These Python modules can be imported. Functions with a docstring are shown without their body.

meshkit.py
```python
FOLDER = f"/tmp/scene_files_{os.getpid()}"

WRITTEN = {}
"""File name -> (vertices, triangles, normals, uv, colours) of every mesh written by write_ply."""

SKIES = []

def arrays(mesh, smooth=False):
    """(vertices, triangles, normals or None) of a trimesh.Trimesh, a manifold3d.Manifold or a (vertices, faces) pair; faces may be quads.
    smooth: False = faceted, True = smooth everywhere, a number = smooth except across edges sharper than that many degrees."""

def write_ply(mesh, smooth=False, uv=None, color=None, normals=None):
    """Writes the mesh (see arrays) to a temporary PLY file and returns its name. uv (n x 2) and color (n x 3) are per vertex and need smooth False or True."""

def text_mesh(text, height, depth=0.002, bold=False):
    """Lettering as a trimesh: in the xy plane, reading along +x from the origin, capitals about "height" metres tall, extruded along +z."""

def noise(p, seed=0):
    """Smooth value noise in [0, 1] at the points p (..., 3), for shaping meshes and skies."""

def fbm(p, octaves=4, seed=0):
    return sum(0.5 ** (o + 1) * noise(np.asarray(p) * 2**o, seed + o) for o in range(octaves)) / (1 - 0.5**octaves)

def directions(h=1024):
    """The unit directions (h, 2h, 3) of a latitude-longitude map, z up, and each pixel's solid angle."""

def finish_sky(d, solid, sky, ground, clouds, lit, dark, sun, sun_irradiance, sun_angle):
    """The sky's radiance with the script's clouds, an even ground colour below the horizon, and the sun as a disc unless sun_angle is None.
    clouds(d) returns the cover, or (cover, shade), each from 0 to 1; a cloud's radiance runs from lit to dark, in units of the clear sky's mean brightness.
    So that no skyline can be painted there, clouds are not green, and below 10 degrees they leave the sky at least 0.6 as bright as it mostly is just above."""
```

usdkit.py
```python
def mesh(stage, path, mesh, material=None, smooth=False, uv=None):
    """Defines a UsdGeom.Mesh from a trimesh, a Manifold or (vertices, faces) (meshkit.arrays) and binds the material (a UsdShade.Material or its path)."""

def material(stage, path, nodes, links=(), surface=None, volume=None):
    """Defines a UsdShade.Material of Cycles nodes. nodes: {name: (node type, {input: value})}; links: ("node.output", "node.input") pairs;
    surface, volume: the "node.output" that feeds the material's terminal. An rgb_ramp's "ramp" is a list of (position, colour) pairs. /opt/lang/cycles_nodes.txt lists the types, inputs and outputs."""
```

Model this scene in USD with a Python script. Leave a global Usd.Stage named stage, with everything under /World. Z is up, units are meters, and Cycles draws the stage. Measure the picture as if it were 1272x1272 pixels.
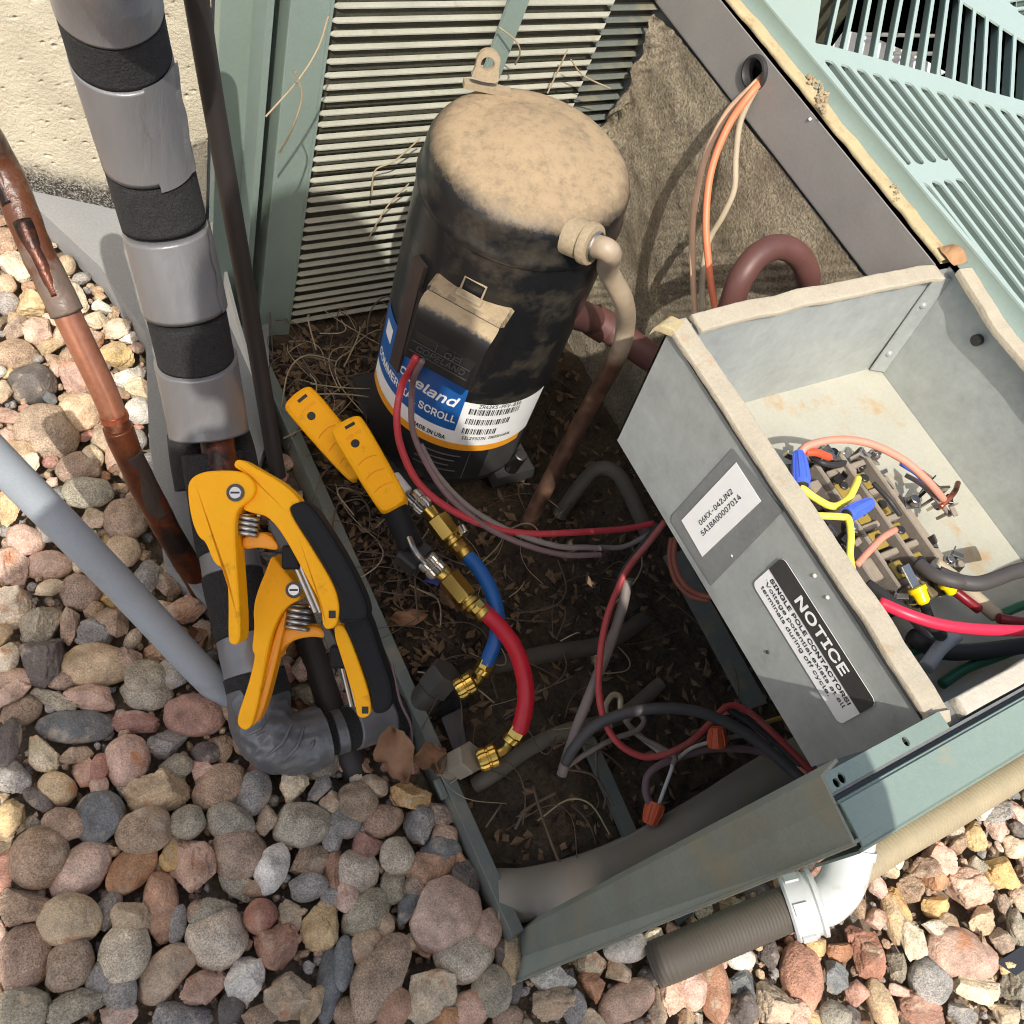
import math, random
import numpy as np, trimesh, usdkit, meshkit, manifold3d
from shapely.geometry import Polygon, LineString
from shapely import affinity
from pxr import Usd, UsdGeom, UsdLux, UsdShade, Gf, Sdf

stage = Usd.Stage.CreateInMemory()
UsdGeom.SetStageUpAxis(stage, UsdGeom.Tokens.z)
UsdGeom.SetStageMetersPerUnit(stage, 1.0)
world = UsdGeom.Xform.Define(stage, '/World')
UsdGeom.Scope.Define(stage, '/World/Looks')

# ------------------------------------------------------------------ camera
EXPOSURE = 0.96
R = np.array([[0.85419884, -0.25576174, 0.45269225], [-0.43627555, -0.8262086, 0.35643091], [0.28285684, -0.50196143, -0.81732902]])
F, HC, SZ = 1176.9, 0.75, 1272.0
cam = UsdGeom.Camera.Define(stage, '/World/camera')
cam.CreateFocalLengthAttr(24.0)
cam.CreateHorizontalApertureAttr(24.0 * SZ / F)
cam.CreateVerticalApertureAttr(24.0 * SZ / F)
cam.CreateClippingRangeAttr(Gf.Vec2f(0.01, 500))
cam.CreateExposureAttr(EXPOSURE)
rt, up, bk = R[:, 0], -R[:, 1], -R[:, 2]
cam.AddTransformOp().Set(Gf.Matrix4d(*rt, 0, *up, 0, *bk, 0, 0, 0, HC, 1))
CAM = np.array([0, 0, HC])

# ------------------------------------------------------------------ sky and sun
SUN = np.array([-0.37, -0.606, 1.0]); SUN /= np.linalg.norm(SUN)
SUN_I, SKY_S = 0.62, 0.15
elev, rot = math.asin(SUN[2]), math.atan2(SUN[0], SUN[1])
sky = UsdLux.DomeLight.Define(stage, '/World/sky')
skym = usdkit.material(stage, '/World/Looks/sky_air', {
    's': ('sky_texture', {'sky_type': 'single_scattering', 'sun_disc': False, 'sun_elevation': elev, 'sun_rotation': rot, 'air_density': 0.7, 'aerosol_density': 2.6}),
    'w': ('vector_math', {'math_type': 'multiply', 'vector2': (1.04, 1.0, .91)}),      # the camera's daylight white balance
    'b': ('background_shader', {'strength': SKY_S})}, [('s.color', 'w.vector1'), ('w.vector', 'b.color')], surface='b.background')
UsdShade.MaterialBindingAPI.Apply(sky.GetPrim()).Bind(skym)
sky.GetPrim().SetCustomDataByKey('kind', 'structure')
sun = UsdLux.DistantLight.Define(stage, '/World/sun')
sun.CreateIntensityAttr(SUN_I); sun.CreateAngleAttr(0.53); sun.CreateNormalizeAttr(True)
sun.CreateColorAttr(Gf.Vec3f(1.0, 0.965, 0.90))
zx = np.cross([0, 0, 1.0], SUN); zx /= np.linalg.norm(zx); zy = np.cross(SUN, zx)
sun.AddTransformOp().Set(Gf.Matrix4d(*zx, 0, *zy, 0, *SUN, 0, 0, 0, 3, 1))

# ------------------------------------------------------------------ geometry helpers
def ray(u, v): return R @ np.array([(u - 636) / F, (v - 636) / F, 1.0])
def on(u, v, ax, val):
    d = ray(u, v); return CAM + (val - CAM[ax]) / d[ax] * d
def at(u, v, z): return on(u, v, 2, z)
def onx(u, v, x): return on(u, v, 0, x)
def ony(u, v, y): return on(u, v, 1, y)
def cp(u, v, d): return CAM + ray(u, v) * d
def depth(P): return (R.T @ (np.asarray(P) - CAM))[2]
def unit(a): a = np.asarray(a, float); return a / max(np.linalg.norm(a), 1e-12)
def cat(*ms):
    ms = [m for x in ms for m in (x if isinstance(x, (list, tuple)) else [x])]
    return trimesh.util.concatenate(ms)
def smooth_path(pts, n=8, closed=False):
    P = np.asarray(pts, float)
    if len(P) < 3: return np.array([P[0] + (P[1] - P[0]) * t for t in np.linspace(0, 1, 4)])
    out = []
    Q = np.vstack([2 * P[0] - P[1], P, 2 * P[-1] - P[-2]])
    for i in range(1, len(Q) - 2):
        p0, p1, p2, p3 = Q[i - 1:i + 3]
        for t in np.linspace(0, 1, n, endpoint=False):
            out.append(.5 * ((2 * p1) + (-p0 + p2) * t + (2 * p0 - 5 * p1 + 4 * p2 - p3) * t * t + (-p0 + 3 * p1 - 3 * p2 + p3) * t ** 3))
    out.append(P[-1]); return np.array(out)
def tube(pts, r, sides=14, n=8, smooth=True, caps=True, flat=None):
    """sweep; r a number or a list along the control points"""
    P0 = np.asarray(pts, float)
    P = smooth_path(P0, n) if smooth else P0
    if np.ndim(r):
        rr = np.interp(np.linspace(0, 1, len(P)), np.linspace(0, 1, len(r)), r)
    else: rr = np.full(len(P), r)
    T = np.gradient(P, axis=0); T /= np.maximum(np.linalg.norm(T, axis=1, keepdims=True), 1e-9)
    a = np.cross(T[0], [0, 0, 1.0])
    if np.linalg.norm(a) < .1: a = np.cross(T[0], [1.0, 0, 0])
    a = unit(a); V = []
    th = np.linspace(0, 2 * np.pi, sides, endpoint=False)
    for i in range(len(P)):
        a = unit(a - T[i] * (a @ T[i])); b = np.cross(T[i], a)
        V.append(P[i] + rr[i] * (np.cos(th)[:, None] * a + np.sin(th)[:, None] * b))
    V = np.vstack(V); Fc = []; m = len(P)
    for i in range(m - 1):
        for j in range(sides):
            k = (j + 1) % sides; A, B, C, D = i * sides + j, i * sides + k, (i + 1) * sides + k, (i + 1) * sides + j
            Fc += [[A, B, C], [A, C, D]]
    if caps:
        V = np.vstack([V, P[0], P[-1]]); c0, c1 = len(V) - 2, len(V) - 1
        for j in range(sides):
            k = (j + 1) % sides
            Fc += [[c0, k, j], [c1, (m - 1) * sides + j, (m - 1) * sides + k]]
    return trimesh.Trimesh(V, Fc, process=False)
def ptube(px, r, **k): return tube([at(*p) for p in px], r, **k)
def frame(o, x, y):
    x = unit(x); z = unit(np.cross(x, y)); y = np.cross(z, x)
    M = np.eye(4); M[:3, 0], M[:3, 1], M[:3, 2], M[:3, 3] = x, y, z, o; return M
def boxm(lo, hi, M=None, bev=0.0):
    lo, hi = np.asarray(lo, float), np.asarray(hi, float); s = hi - lo
    if bev > 0:
        b = min(bev, s.min() * .45); pts = []
        for sx in (0, 1):
            for sy in (0, 1):
                for sz in (0, 1):
                    c = np.where([sx, sy, sz], hi, lo); d = np.where([sx, sy, sz], -b, b)
                    pts += [c + d * [0, 1, 1], c + d * [1, 0, 1], c + d * [1, 1, 0]]
        m = trimesh.convex.convex_hull(np.array(pts))
    else:
        m = trimesh.creation.box(s); m.apply_translation((lo + hi) / 2)
    if M is not None: m.apply_transform(M)
    return m
def hullm(pts): return trimesh.convex.convex_hull(np.asarray(pts, float))
def slab(pts, thick):
    """coplanar polygon (3-D, in order) extruded to -normal side by thick (normal by the order of points)"""
    P = np.asarray(pts, float); c = P.mean(0)
    nrm = unit(sum(np.cross(P[i] - c, P[(i + 1) % len(P)] - c) for i in range(len(P))))
    x = unit(P[1] - P[0]); y = np.cross(nrm, x)
    q = np.stack([(P - c) @ x, (P - c) @ y], 1)
    m = trimesh.creation.extrude_polygon(Polygon(q).buffer(0), thick, engine='earcut')
    M = np.eye(4); M[:3, 0], M[:3, 1], M[:3, 2], M[:3, 3] = x, y, nrm, c - nrm * thick
    m.apply_transform(M); return m
def qsheet(a, b, c, d, th=.0015):
    a, b, c, d = (np.asarray(t, float) for t in (a, b, c, d)); n_ = unit(np.cross(c - a, d - b)) * th
    V = np.array([a, b, c, d, a - n_, b - n_, c - n_, d - n_])
    return trimesh.Trimesh(V, [[0, 1, 2], [0, 2, 3], [4, 6, 5], [4, 7, 6], [0, 4, 5], [0, 5, 1], [1, 5, 6], [1, 6, 2], [2, 6, 7], [2, 7, 3], [3, 7, 4], [3, 4, 0]], process=False)
def resample(poly, step):
    P = np.asarray(poly, float); out = []
    for i in range(len(P)):
        a, b = P[i], P[(i + 1) % len(P)]; n = max(1, int(np.linalg.norm(b - a) / step))
        out += [a + (b - a) * t for t in np.linspace(0, 1, n, endpoint=False)]
    return np.array(out)
def chaikin(poly, n=2):
    P = np.asarray(poly, float)
    for _ in range(n):
        Q = np.roll(P, -1, 0); P = np.stack([P * .75 + Q * .25, P * .25 + Q * .75], 1).reshape(-1, 2)
    return P
def bevel_prism(poly, thick, bev, M, rounds=2):
    """2-D outline, rounded, extruded 0..thick along z with rounded edges, placed by M"""
    g = Polygon(chaikin(poly, rounds)).buffer(0)
    if g.geom_type != 'Polygon': g = max(g.geoms, key=lambda s: s.area)
    ms = []
    lay = [(0, bev), (bev * .3, bev * .3), (bev, 0), (thick - bev, 0), (thick - bev * .3, bev * .3), (thick, bev)]
    P = np.array(g.exterior.coords)[:-1]
    if not g.exterior.is_ccw: P = P[::-1]
    e = np.roll(P, -1, 0) - P; e /= np.maximum(np.linalg.norm(e, axis=1, keepdims=True), 1e-12)
    nn = np.stack([e[:, 1], -e[:, 0]], 1); vn = nn + np.roll(nn, 1, 0); vn /= np.maximum(np.linalg.norm(vn, axis=1, keepdims=True), .35)
    V = []; n = len(P)
    for z, ins in lay: V.append(np.c_[P - vn * ins, np.full(n, z)])
    V = np.vstack(V); Fc = []
    for i in range(len(lay) - 1):
        for j in range(n):
            k = (j + 1) % n; A, B, C, D = i * n + j, i * n + k, (i + 1) * n + k, (i + 1) * n + j
            Fc += [[A, B, C], [A, C, D]]
    v2, f2 = trimesh.creation.triangulate_polygon(g, engine='earcut')
    # map triangulation vertices to ring indices
    from scipy.spatial import cKDTree
    idx = cKDTree(P).query(v2)[1]; f2 = idx[f2]
    a, b, c = P[f2[:, 0]], P[f2[:, 1]], P[f2[:, 2]]
    cr = (b - a)[:, 0] * (c - a)[:, 1] - (b - a)[:, 1] * (c - a)[:, 0]
    f2 = np.where(cr[:, None] < 0, f2[:, ::-1], f2)
    nV = len(V); V = np.vstack([V, V[:n], V[(len(lay) - 1) * n:]])
    Fc = np.vstack([np.array(Fc), f2[:, ::-1] + nV, f2 + nV + n])
    m = trimesh.Trimesh(V, Fc, process=False); m.apply_transform(M); return m
def lathe(prof, o, axis, sides=24):
    """prof: (r, h) list; turned about axis from o"""
    axis = unit(axis); a = unit(np.cross(axis, [0.31, 0.22, .93])); b = np.cross(axis, a)
    th = np.linspace(0, 2 * np.pi, sides, endpoint=False); V = []
    for r, h in prof: V.append(o + axis * h + max(r, 1e-5) * (np.cos(th)[:, None] * a + np.sin(th)[:, None] * b))
    V = np.vstack(V); Fc = []
    for i in range(len(prof) - 1):
        for j in range(sides):
            k = (j + 1) % sides; A, B, C, D = i * sides + j, i * sides + k, (i + 1) * sides + k, (i + 1) * sides + j
            Fc += [[A, B, C], [A, C, D]]
    return trimesh.Trimesh(V, Fc, process=False)
def rod(p, q, r, r2=None, sides=16, bev=0.15):
    p, q = np.asarray(p, float), np.asarray(q, float); L = np.linalg.norm(q - p); r2 = r if r2 is None else r2; b = min(bev * r, L * .3)
    return lathe([(0, 0), (r - b, 0), (r, b), (r2, L - b), (r2 - b, L), (0, L)], p, q - p, sides)
def hexm(p, q, r, sides=6): return rod(p, q, r, sides=sides, bev=.12)
def knurl(p, q, r, teeth=22):
    p, q = np.asarray(p, float), np.asarray(q, float); L = np.linalg.norm(q - p); ax = unit(q - p)
    a = unit(np.cross(ax, [0.31, 0.22, .93])); b = np.cross(ax, a); n = teeth * 2
    th = np.linspace(0, 2 * np.pi, n, endpoint=False); rad = r * np.where(np.arange(n) % 2, 1.0, .9)
    V = []
    for rr, h in [(0, 0), (.85, 0), (1, .12 * L), (1, .42 * L), (.9, .46 * L), (.9, .54 * L), (1, .58 * L), (1, .88 * L), (.85, L), (0, L)]:
        V.append(p + ax * h + (rad * rr)[:, None] * (np.cos(th)[:, None] * a + np.sin(th)[:, None] * b) if rr else np.tile(p + ax * h, (n, 1)))
    V = np.vstack(V); Fc = []
    for i in range(9):
        for j in range(n):
            k = (j + 1) % n; A, B, C, D = i * n + j, i * n + k, (i + 1) * n + k, (i + 1) * n + j
            Fc += [[A, B, C], [A, C, D]]
    return trimesh.Trimesh(V, Fc, process=False)
def grid(fn, nu, nv):
    U, V = np.meshgrid(np.linspace(0, 1, nu), np.linspace(0, 1, nv), indexing='ij')
    P = fn(U.ravel(), V.ravel()); f = []
    i = np.arange(nu * nv).reshape(nu, nv)
    f = np.stack([i[:-1, :-1], i[1:, :-1], i[1:, 1:], i[:-1, 1:]], -1).reshape(-1, 4)
    return trimesh.Trimesh(P, np.vstack([f[:, [0, 1, 2]], f[:, [0, 2, 3]]]), process=False)

# ------------------------------------------------------------------ stage helpers
used = {}
def fresh(parent, name):
    k = (parent, name); n = used.get(k, 0); used[k] = n + 1
    return f'{parent}/{name}' if n == 0 else f'{parent}/{name}_{n:03d}'
LOC = {}
def tag(prim, label=None, cat_=None, group=None, kind=None):
    for k, v in (('label', label), ('category', cat_), ('group', group), ('kind', kind)):
        if v: prim.SetCustomDataByKey(k, v)
def thing(name, label=None, category=None, loc=(0, 0, 0), group=None, kind=None):
    p = fresh('/World', name); x = UsdGeom.Xform.Define(stage, p)
    loc = np.asarray(loc, float); x.AddTranslateOp().Set(Gf.Vec3d(*loc)); LOC[p] = loc
    tag(x.GetPrim(), label, category, group, kind); return p
def part(parent, name, mesh, mat, smooth=35, label=None, kind=None):
    p = fresh(parent, name); root = '/'.join(parent.split('/')[:3]); m = mesh.copy() if hasattr(mesh, 'copy') else mesh
    m.apply_translation(-LOC.get(root, np.zeros(3)))
    u = usdkit.mesh(stage, p, m, MAT[mat], smooth=smooth); tag(u.GetPrim(), label, kind=kind); return p
def solo(name, mesh, mat, label=None, category=None, group=None, kind=None, smooth=35):
    p = fresh('/World', name); u = usdkit.mesh(stage, p, mesh, MAT[mat], smooth=smooth)
    tag(u.GetPrim(), label, category, group, kind); return p

# ------------------------------------------------------------------ materials
def C(r, g, b): return tuple(((c / 255 + .055) / 1.055) ** 2.4 if c > 10 else c / 255 / 12.92 for c in (r, g, b))
MAT = {}
def M(name, col, rough=.55, metal=0.0, var=.12, scale=25.0, fine=0.0, fscale=400.0, bump=0.0, bscale=300.0, dust=None, dustcol=(176, 152, 116), dlo=.35, dhi=.8, stain=None, rand=0.0, spec=.5, stretch=None, wear=None, coat=0.0):
    col = np.array(C(*col)) if max(col) > 1 else np.array(col)
    n = {'g': ('geometry', {}), 'n1': ('noise_texture', {'scale': scale, 'detail': 4.0, 'roughness': .6}),
         'r1': ('rgb_ramp', {'ramp': [(.25, tuple(col * (1 - var))), (.5, tuple(col)), (.75, tuple(np.minimum(col * (1 + var), .95)))]}),
         'p': ('principled_bsdf', {'roughness': rough, 'metallic': metal, 'specular_ior_level': spec, 'coat_weight': coat})}
    l = []
    pos = 'g.position'
    if stretch:
        n['mp'] = ('mapping', {'scale': stretch}); l.append(('g.position', 'mp.vector')); pos = 'mp.vector'
    l += [(pos, 'n1.vector'), ('n1.fac', 'r1.fac')]
    cur = 'r1.color'
    if fine:
        n['n2'] = ('noise_texture', {'scale': fscale, 'detail': 4.0, 'roughness': .7}); n['m2'] = ('map_range', {'from_min': .36, 'from_max': .64, 'to_min': 1 - fine, 'to_max': 1 + fine, 'clamp': True})
        n['mx2'] = ('vector_math', {'math_type': 'multiply'}); n['c2'] = ('combine_xyz', {})
        l += [('g.position', 'n2.vector'), ('n2.fac', 'm2.value'), ('m2.result', 'c2.x'), ('m2.result', 'c2.y'), ('m2.result', 'c2.z'), (cur, 'mx2.vector1'), ('c2.vector', 'mx2.vector2')]; cur = 'mx2.vector'
    if rand:
        n['oi'] = ('object_info', {}); n['hs'] = ('hsv', {}); n['mr'] = ('map_range', {'to_min': 1 - rand, 'to_max': 1 + rand}); n['wn'] = ('math', {'math_type': 'fraction'}); n['mm'] = ('math', {'math_type': 'multiply', 'value2': 7.31})
        n['mr2'] = ('map_range', {'to_min': .5 - rand * .06, 'to_max': .5 + rand * .06}); n['mr3'] = ('map_range', {'to_min': 1 - rand * .9, 'to_max': 1 + rand * .9})
        n['mm2'] = ('math', {'math_type': 'multiply', 'value2': 13.7}); n['wn2'] = ('math', {'math_type': 'fraction'})
        l += [('oi.random', 'mr.value'), ('mr.result', 'hs.value'), ('oi.random', 'mm.value1'), ('mm.value', 'wn.value1'), ('wn.value', 'mr2.value'), ('mr2.result', 'hs.hue'),
              ('oi.random', 'mm2.value1'), ('mm2.value', 'wn2.value1'), ('wn2.value', 'mr3.value'), ('mr3.result', 'hs.saturation'), (cur, 'hs.color')]; cur = 'hs.color'
    if stain:   # (colour, scale, lo, hi)
        sc, ss, lo, hi = stain
        n['n3'] = ('noise_texture', {'scale': ss, 'detail': 6.0, 'roughness': .65}); n['m3'] = ('map_range', {'from_min': lo, 'from_max': hi, 'clamp': True}); n['x3'] = ('mix', {'color2': C(*sc)})
        l += [('g.position', 'n3.vector'), ('n3.fac', 'm3.value'), ('m3.result', 'x3.fac'), (cur, 'x3.color1')]; cur = 'x3.color'
    if dust:
        n['sx'] = ('separate_xyz', {}); n['n4'] = ('noise_texture', {'scale': 90.0, 'detail': 9.0, 'roughness': .8}); n['a4'] = ('math', {'math_type': 'multiply_add', 'value2': .9})
        n['s4'] = ('math', {'math_type': 'subtract', 'value2': .45}); n['m4'] = ('map_range', {'from_min': dlo, 'from_max': dhi, 'to_max': dust, 'clamp': True}); n['x4'] = ('mix', {}); n['n5'] = ('noise_texture', {'scale': 130.0, 'detail': 8.0, 'roughness': .75}); n['r5'] = ('rgb_ramp', {'ramp': [(.31, tuple(np.array(C(*dustcol)) * np.array([.62, .64, .68]))), (.50, tuple(np.array(C(*dustcol)) * .95)), (.7, tuple(np.array(C(*dustcol)) * 1.05))]}); l += [('g.position', 'n5.vector'), ('n5.fac', 'r5.fac'), ('r5.color', 'x4.color2')]
        l += [('g.normal', 'sx.vector'), ('g.position', 'n4.vector'), ('n4.fac', 'a4.value1'), ('sx.z', 's4.value1'), ('s4.value', 'a4.value3'), ('a4.value', 'm4.value'), ('m4.result', 'x4.fac'), (cur, 'x4.color1')]; cur = 'x4.color'
        n['rm'] = ('map_range', {'to_min': rough, 'to_max': .95}); l += [('m4.result', 'rm.value'), ('rm.result', 'p.roughness')]
        if metal:
            n['mm4'] = ('map_range', {'to_min': metal, 'to_max': 0.0}); l += [('m4.result', 'mm4.value'), ('mm4.result', 'p.metallic')]
    l.append((cur, 'p.base_color'))
    if bump:
        n['nb'] = ('noise_texture', {'scale': bscale, 'detail': 4.0, 'roughness': .6}); n['b'] = ('bump', {'strength': min(1.0, bump), 'distance': .0015 if bump <= 1 else .0015 * bump})
        l += [(pos, 'nb.vector'), ('nb.fac', 'b.height'), ('b.normal', 'p.normal')]
    MAT[name] = usdkit.material(stage, f'/World/Looks/{name}', n, l, surface='p.BSDF'); return name

# paint and metal
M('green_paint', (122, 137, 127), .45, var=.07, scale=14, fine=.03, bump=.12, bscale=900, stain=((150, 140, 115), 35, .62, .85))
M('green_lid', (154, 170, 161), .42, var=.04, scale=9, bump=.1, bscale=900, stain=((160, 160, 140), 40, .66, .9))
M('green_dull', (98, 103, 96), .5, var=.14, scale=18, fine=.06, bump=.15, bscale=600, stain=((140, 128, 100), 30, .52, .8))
M('slat_paint', (156, 155, 140), .55, var=.14, scale=30, fine=.05, stain=((120, 112, 90), 60, .58, .85))
M('galvanised', (158, 163, 160), .42, metal=.25, var=.12, scale=55, fine=.05, fscale=180, bump=.1, bscale=400, stain=((120, 112, 95), 22, .62, .9))
M('galvanised_floor', (170, 168, 154), .55, metal=.05, var=.06, scale=30, stain=((170, 140, 95), 34, .55, .72), fine=.04)
M('post_green', (122, 127, 116), .55, var=.12, scale=22, fine=.06, bump=.15, bscale=600, stain=((140, 130, 104), 26, .5, .8))
M('fin_green', (112, 128, 119), .55, var=.1, scale=20)
M('bare_grey', (118, 120, 117), .5, metal=.1, var=.1, scale=60, fine=.05)
M('channel_grey', (138, 135, 130), .5, metal=.2, var=.08, scale=30, fine=.04, stain=((140, 128, 105), 60, .62, .9))
M('foam_tape', (170, 160, 140), .9, var=.08, scale=60, fine=.06, fscale=700, bump=.4, bscale=500, stain=((160, 120, 76), 45, .6, .8))
M('foam_yellow', (178, 162, 124), .9, var=.1, scale=70, fine=.08, fscale=700, bump=.4, bscale=500, stain=((150, 110, 66), 50, .55, .75))
M('brown_scrap', (158, 120, 84), .9, var=.25, scale=90, bump=.6, bscale=300)
M('fibre', (140, 129, 108), .97, var=.25, scale=34, fine=.4, fscale=420, bump=1.0, bscale=420, stain=((98, 88, 70), 16, .48, .72))
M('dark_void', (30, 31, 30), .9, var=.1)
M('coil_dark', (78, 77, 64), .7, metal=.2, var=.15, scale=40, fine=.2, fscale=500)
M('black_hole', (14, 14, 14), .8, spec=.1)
# compressor
M('black_enamel', (20, 21, 22), .28, var=.2, scale=30, bump=.15, bscale=120, stain=((74, 68, 58), 26, .52, .78), dust=.96, dustcol=(160, 138, 107), dlo=.40, dhi=.95)
M('black_plastic', (26, 25, 24), .4, var=.1, bump=.05, dust=.95, dustcol=(166, 146, 114), dlo=.5, dhi=.75)
M('dusty_metal', (150, 134, 108), .8, var=.12, scale=60, fine=.1, bump=.3)
M('dusty_pipe', (178, 150, 122), .8, var=.12, scale=60, fine=.08, bump=.2)
M('label_white', (225, 225, 222), .5, var=.03, scale=80)
M('label_blue', (24, 84, 148), .4, var=.1, scale=60)
M('label_orange', (222, 150, 40), .45, var=.05)
M('label_black', (24, 24, 25), .5, var=.05)
M('label_dark', (54, 54, 53), .5, var=.2, scale=40, fine=.1)
M('ink', (40, 42, 46), .6)
M('ink_grey', (96, 96, 98), .6)
M('residue', (112, 114, 112), .6, var=.12, scale=70, fine=.08)
M('bark_strip', (58, 46, 38), .8, var=.4, scale=60, stretch=(1, 1, .15), bump=.5)
# copper and pipes
M('copper', (176, 104, 76), .34, metal=.85, var=.2, scale=30, fine=.08, stain=((82, 52, 36), 26, .5, .62), bump=.08)
M('copper_dull', (124, 82, 62), .5, metal=.45, var=.2, scale=30, stain=((66, 48, 38), 26, .5, .68))
M('copper_bright', (172, 116, 90), .3, metal=.6, var=.2, scale=26, stain=((96, 54, 36), 34, .52, .66), fine=.1, fscale=200)
M('copper_rust', (92, 50, 30), .35, metal=.5, var=.35, scale=40, stain=((38, 26, 22), 30, .5, .6), bump=.3)
M('tape_residue', (104, 88, 76), .34, var=.3, scale=50, bump=.4, stain=((84, 48, 28), 30, .46, .58))
M('suction_pipe', (94, 62, 57), .5, metal=.1, var=.12, scale=30, fine=.04, stain=((150, 122, 112), 40, .6, .85))
M('foam_black', (34, 33, 33), .95, var=.3, scale=160, fine=.7, fscale=900, bump=1.0, bscale=500)
M('duct_tape', (122, 121, 121), .38, metal=.3, var=.07, scale=26, stretch=(1, 1, .2), bump=.7, bscale=70)
M('tape_dark', (98, 98, 98), .34, metal=.3, var=.15, scale=40, bump=.7, bscale=70)
M('black_conduit', (46, 41, 38), .6, var=.15, scale=20, bump=.2)
M('grey_conduit', (142, 148, 152), .62, stain=((124, 118, 106), 26, .56, .8), var=.06, scale=16, fine=.05, fscale=800, bump=.15, bscale=700)
M('grey_pipe', (92, 85, 73), .7, var=.2, scale=30, bump=.2, stain=((130, 116, 88), 30, .55, .8))
M('grey_hose', (134, 126, 112), .7, var=.1, scale=22, stain=((134, 120, 92), 18, .5, .8))
M('white_paint', (206, 200, 186), .6, var=.06, scale=40, stain=((176, 88, 50), 30, .66, .72))
M('pvc_white', (180, 182, 181), .38, stain=((146, 138, 118), 40, .58, .82), var=.04, coat=.2)
M('hose_brown', (72, 65, 56), .7, var=.1, scale=30, fine=.05)
M('hose_tan', (150, 138, 112), .7, var=.1, scale=30, fine=.05)
M('black_edging', (38, 40, 42), .5, var=.1)
# tools
M('tool_yellow', (255, 176, 2), .6, spec=.3, var=.05, scale=40, bump=.12, bscale=900, stain=((176, 116, 18), 70, .60, .82))
M('tool_yellow_dark', (236, 150, 4), .42, var=.05)
M('rubber', (19, 19, 20), .65, spec=.3, var=.1, bump=.25, bscale=900)
M('steel', (170, 168, 164), .25, metal=1.0, var=.1, scale=60)
M('dark_steel', (70, 68, 66), .4, metal=.7, var=.2, scale=60)
M('nickel', (190, 184, 172), .28, metal=1.0, var=.1, scale=60, bump=.1)
M('brass', (198, 164, 84), .26, metal=1.0, var=.1, scale=50)
M('brass_dull', (136, 122, 92), .5, metal=.5, var=.15, scale=50)
M('plate_brass', (168, 144, 70), .4, metal=.4, var=.2)
M('hose_blue', (24, 82, 146), .45, var=.16, scale=40)
M('hose_red', (182, 24, 38), .42, var=.14, scale=40)
M('valve_blue', (36, 40, 120), .4)
M('cap_dark', (70, 66, 62), .6, metal=.3, var=.15, bump=.2)
M('cap_grey', (134, 124, 106), .7, metal=.1, var=.12, bump=.2)
# wires
M('wire_orange', (224, 122, 84), .5, var=.08, scale=60)
M('wire_salmon', (206, 138, 116), .55, var=.1, scale=60)
M('wire_peach', (202, 166, 136), .6, var=.1, scale=60)
M('wire_beige', (166, 152, 128), .7, var=.1, scale=60)
M('wire_red', (176, 52, 58), .5, var=.15, scale=40, stain=((160, 110, 98), 50, .58, .8))
M('wire_bright_red', (214, 44, 72), .4, var=.05)
M('wire_dark_red', (120, 18, 30), .4, var=.1)
M('wire_grey', (124, 112, 104), .65, var=.15, scale=40)
M('wire_mauve', (116, 92, 92), .6, var=.15, scale=40)
M('wire_black', (44, 43, 42), .55, var=.2, scale=40)
M('wire_green', (26, 84, 56), .5, var=.1)
M('wire_yellow', (238, 224, 84), .4, var=.05)
M('wire_white', (196, 190, 180), .5)
M('nut_blue', (74, 104, 214), .4, var=.06)
M('nut_orange', (206, 92, 52), .5, var=.1, scale=60)
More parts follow.
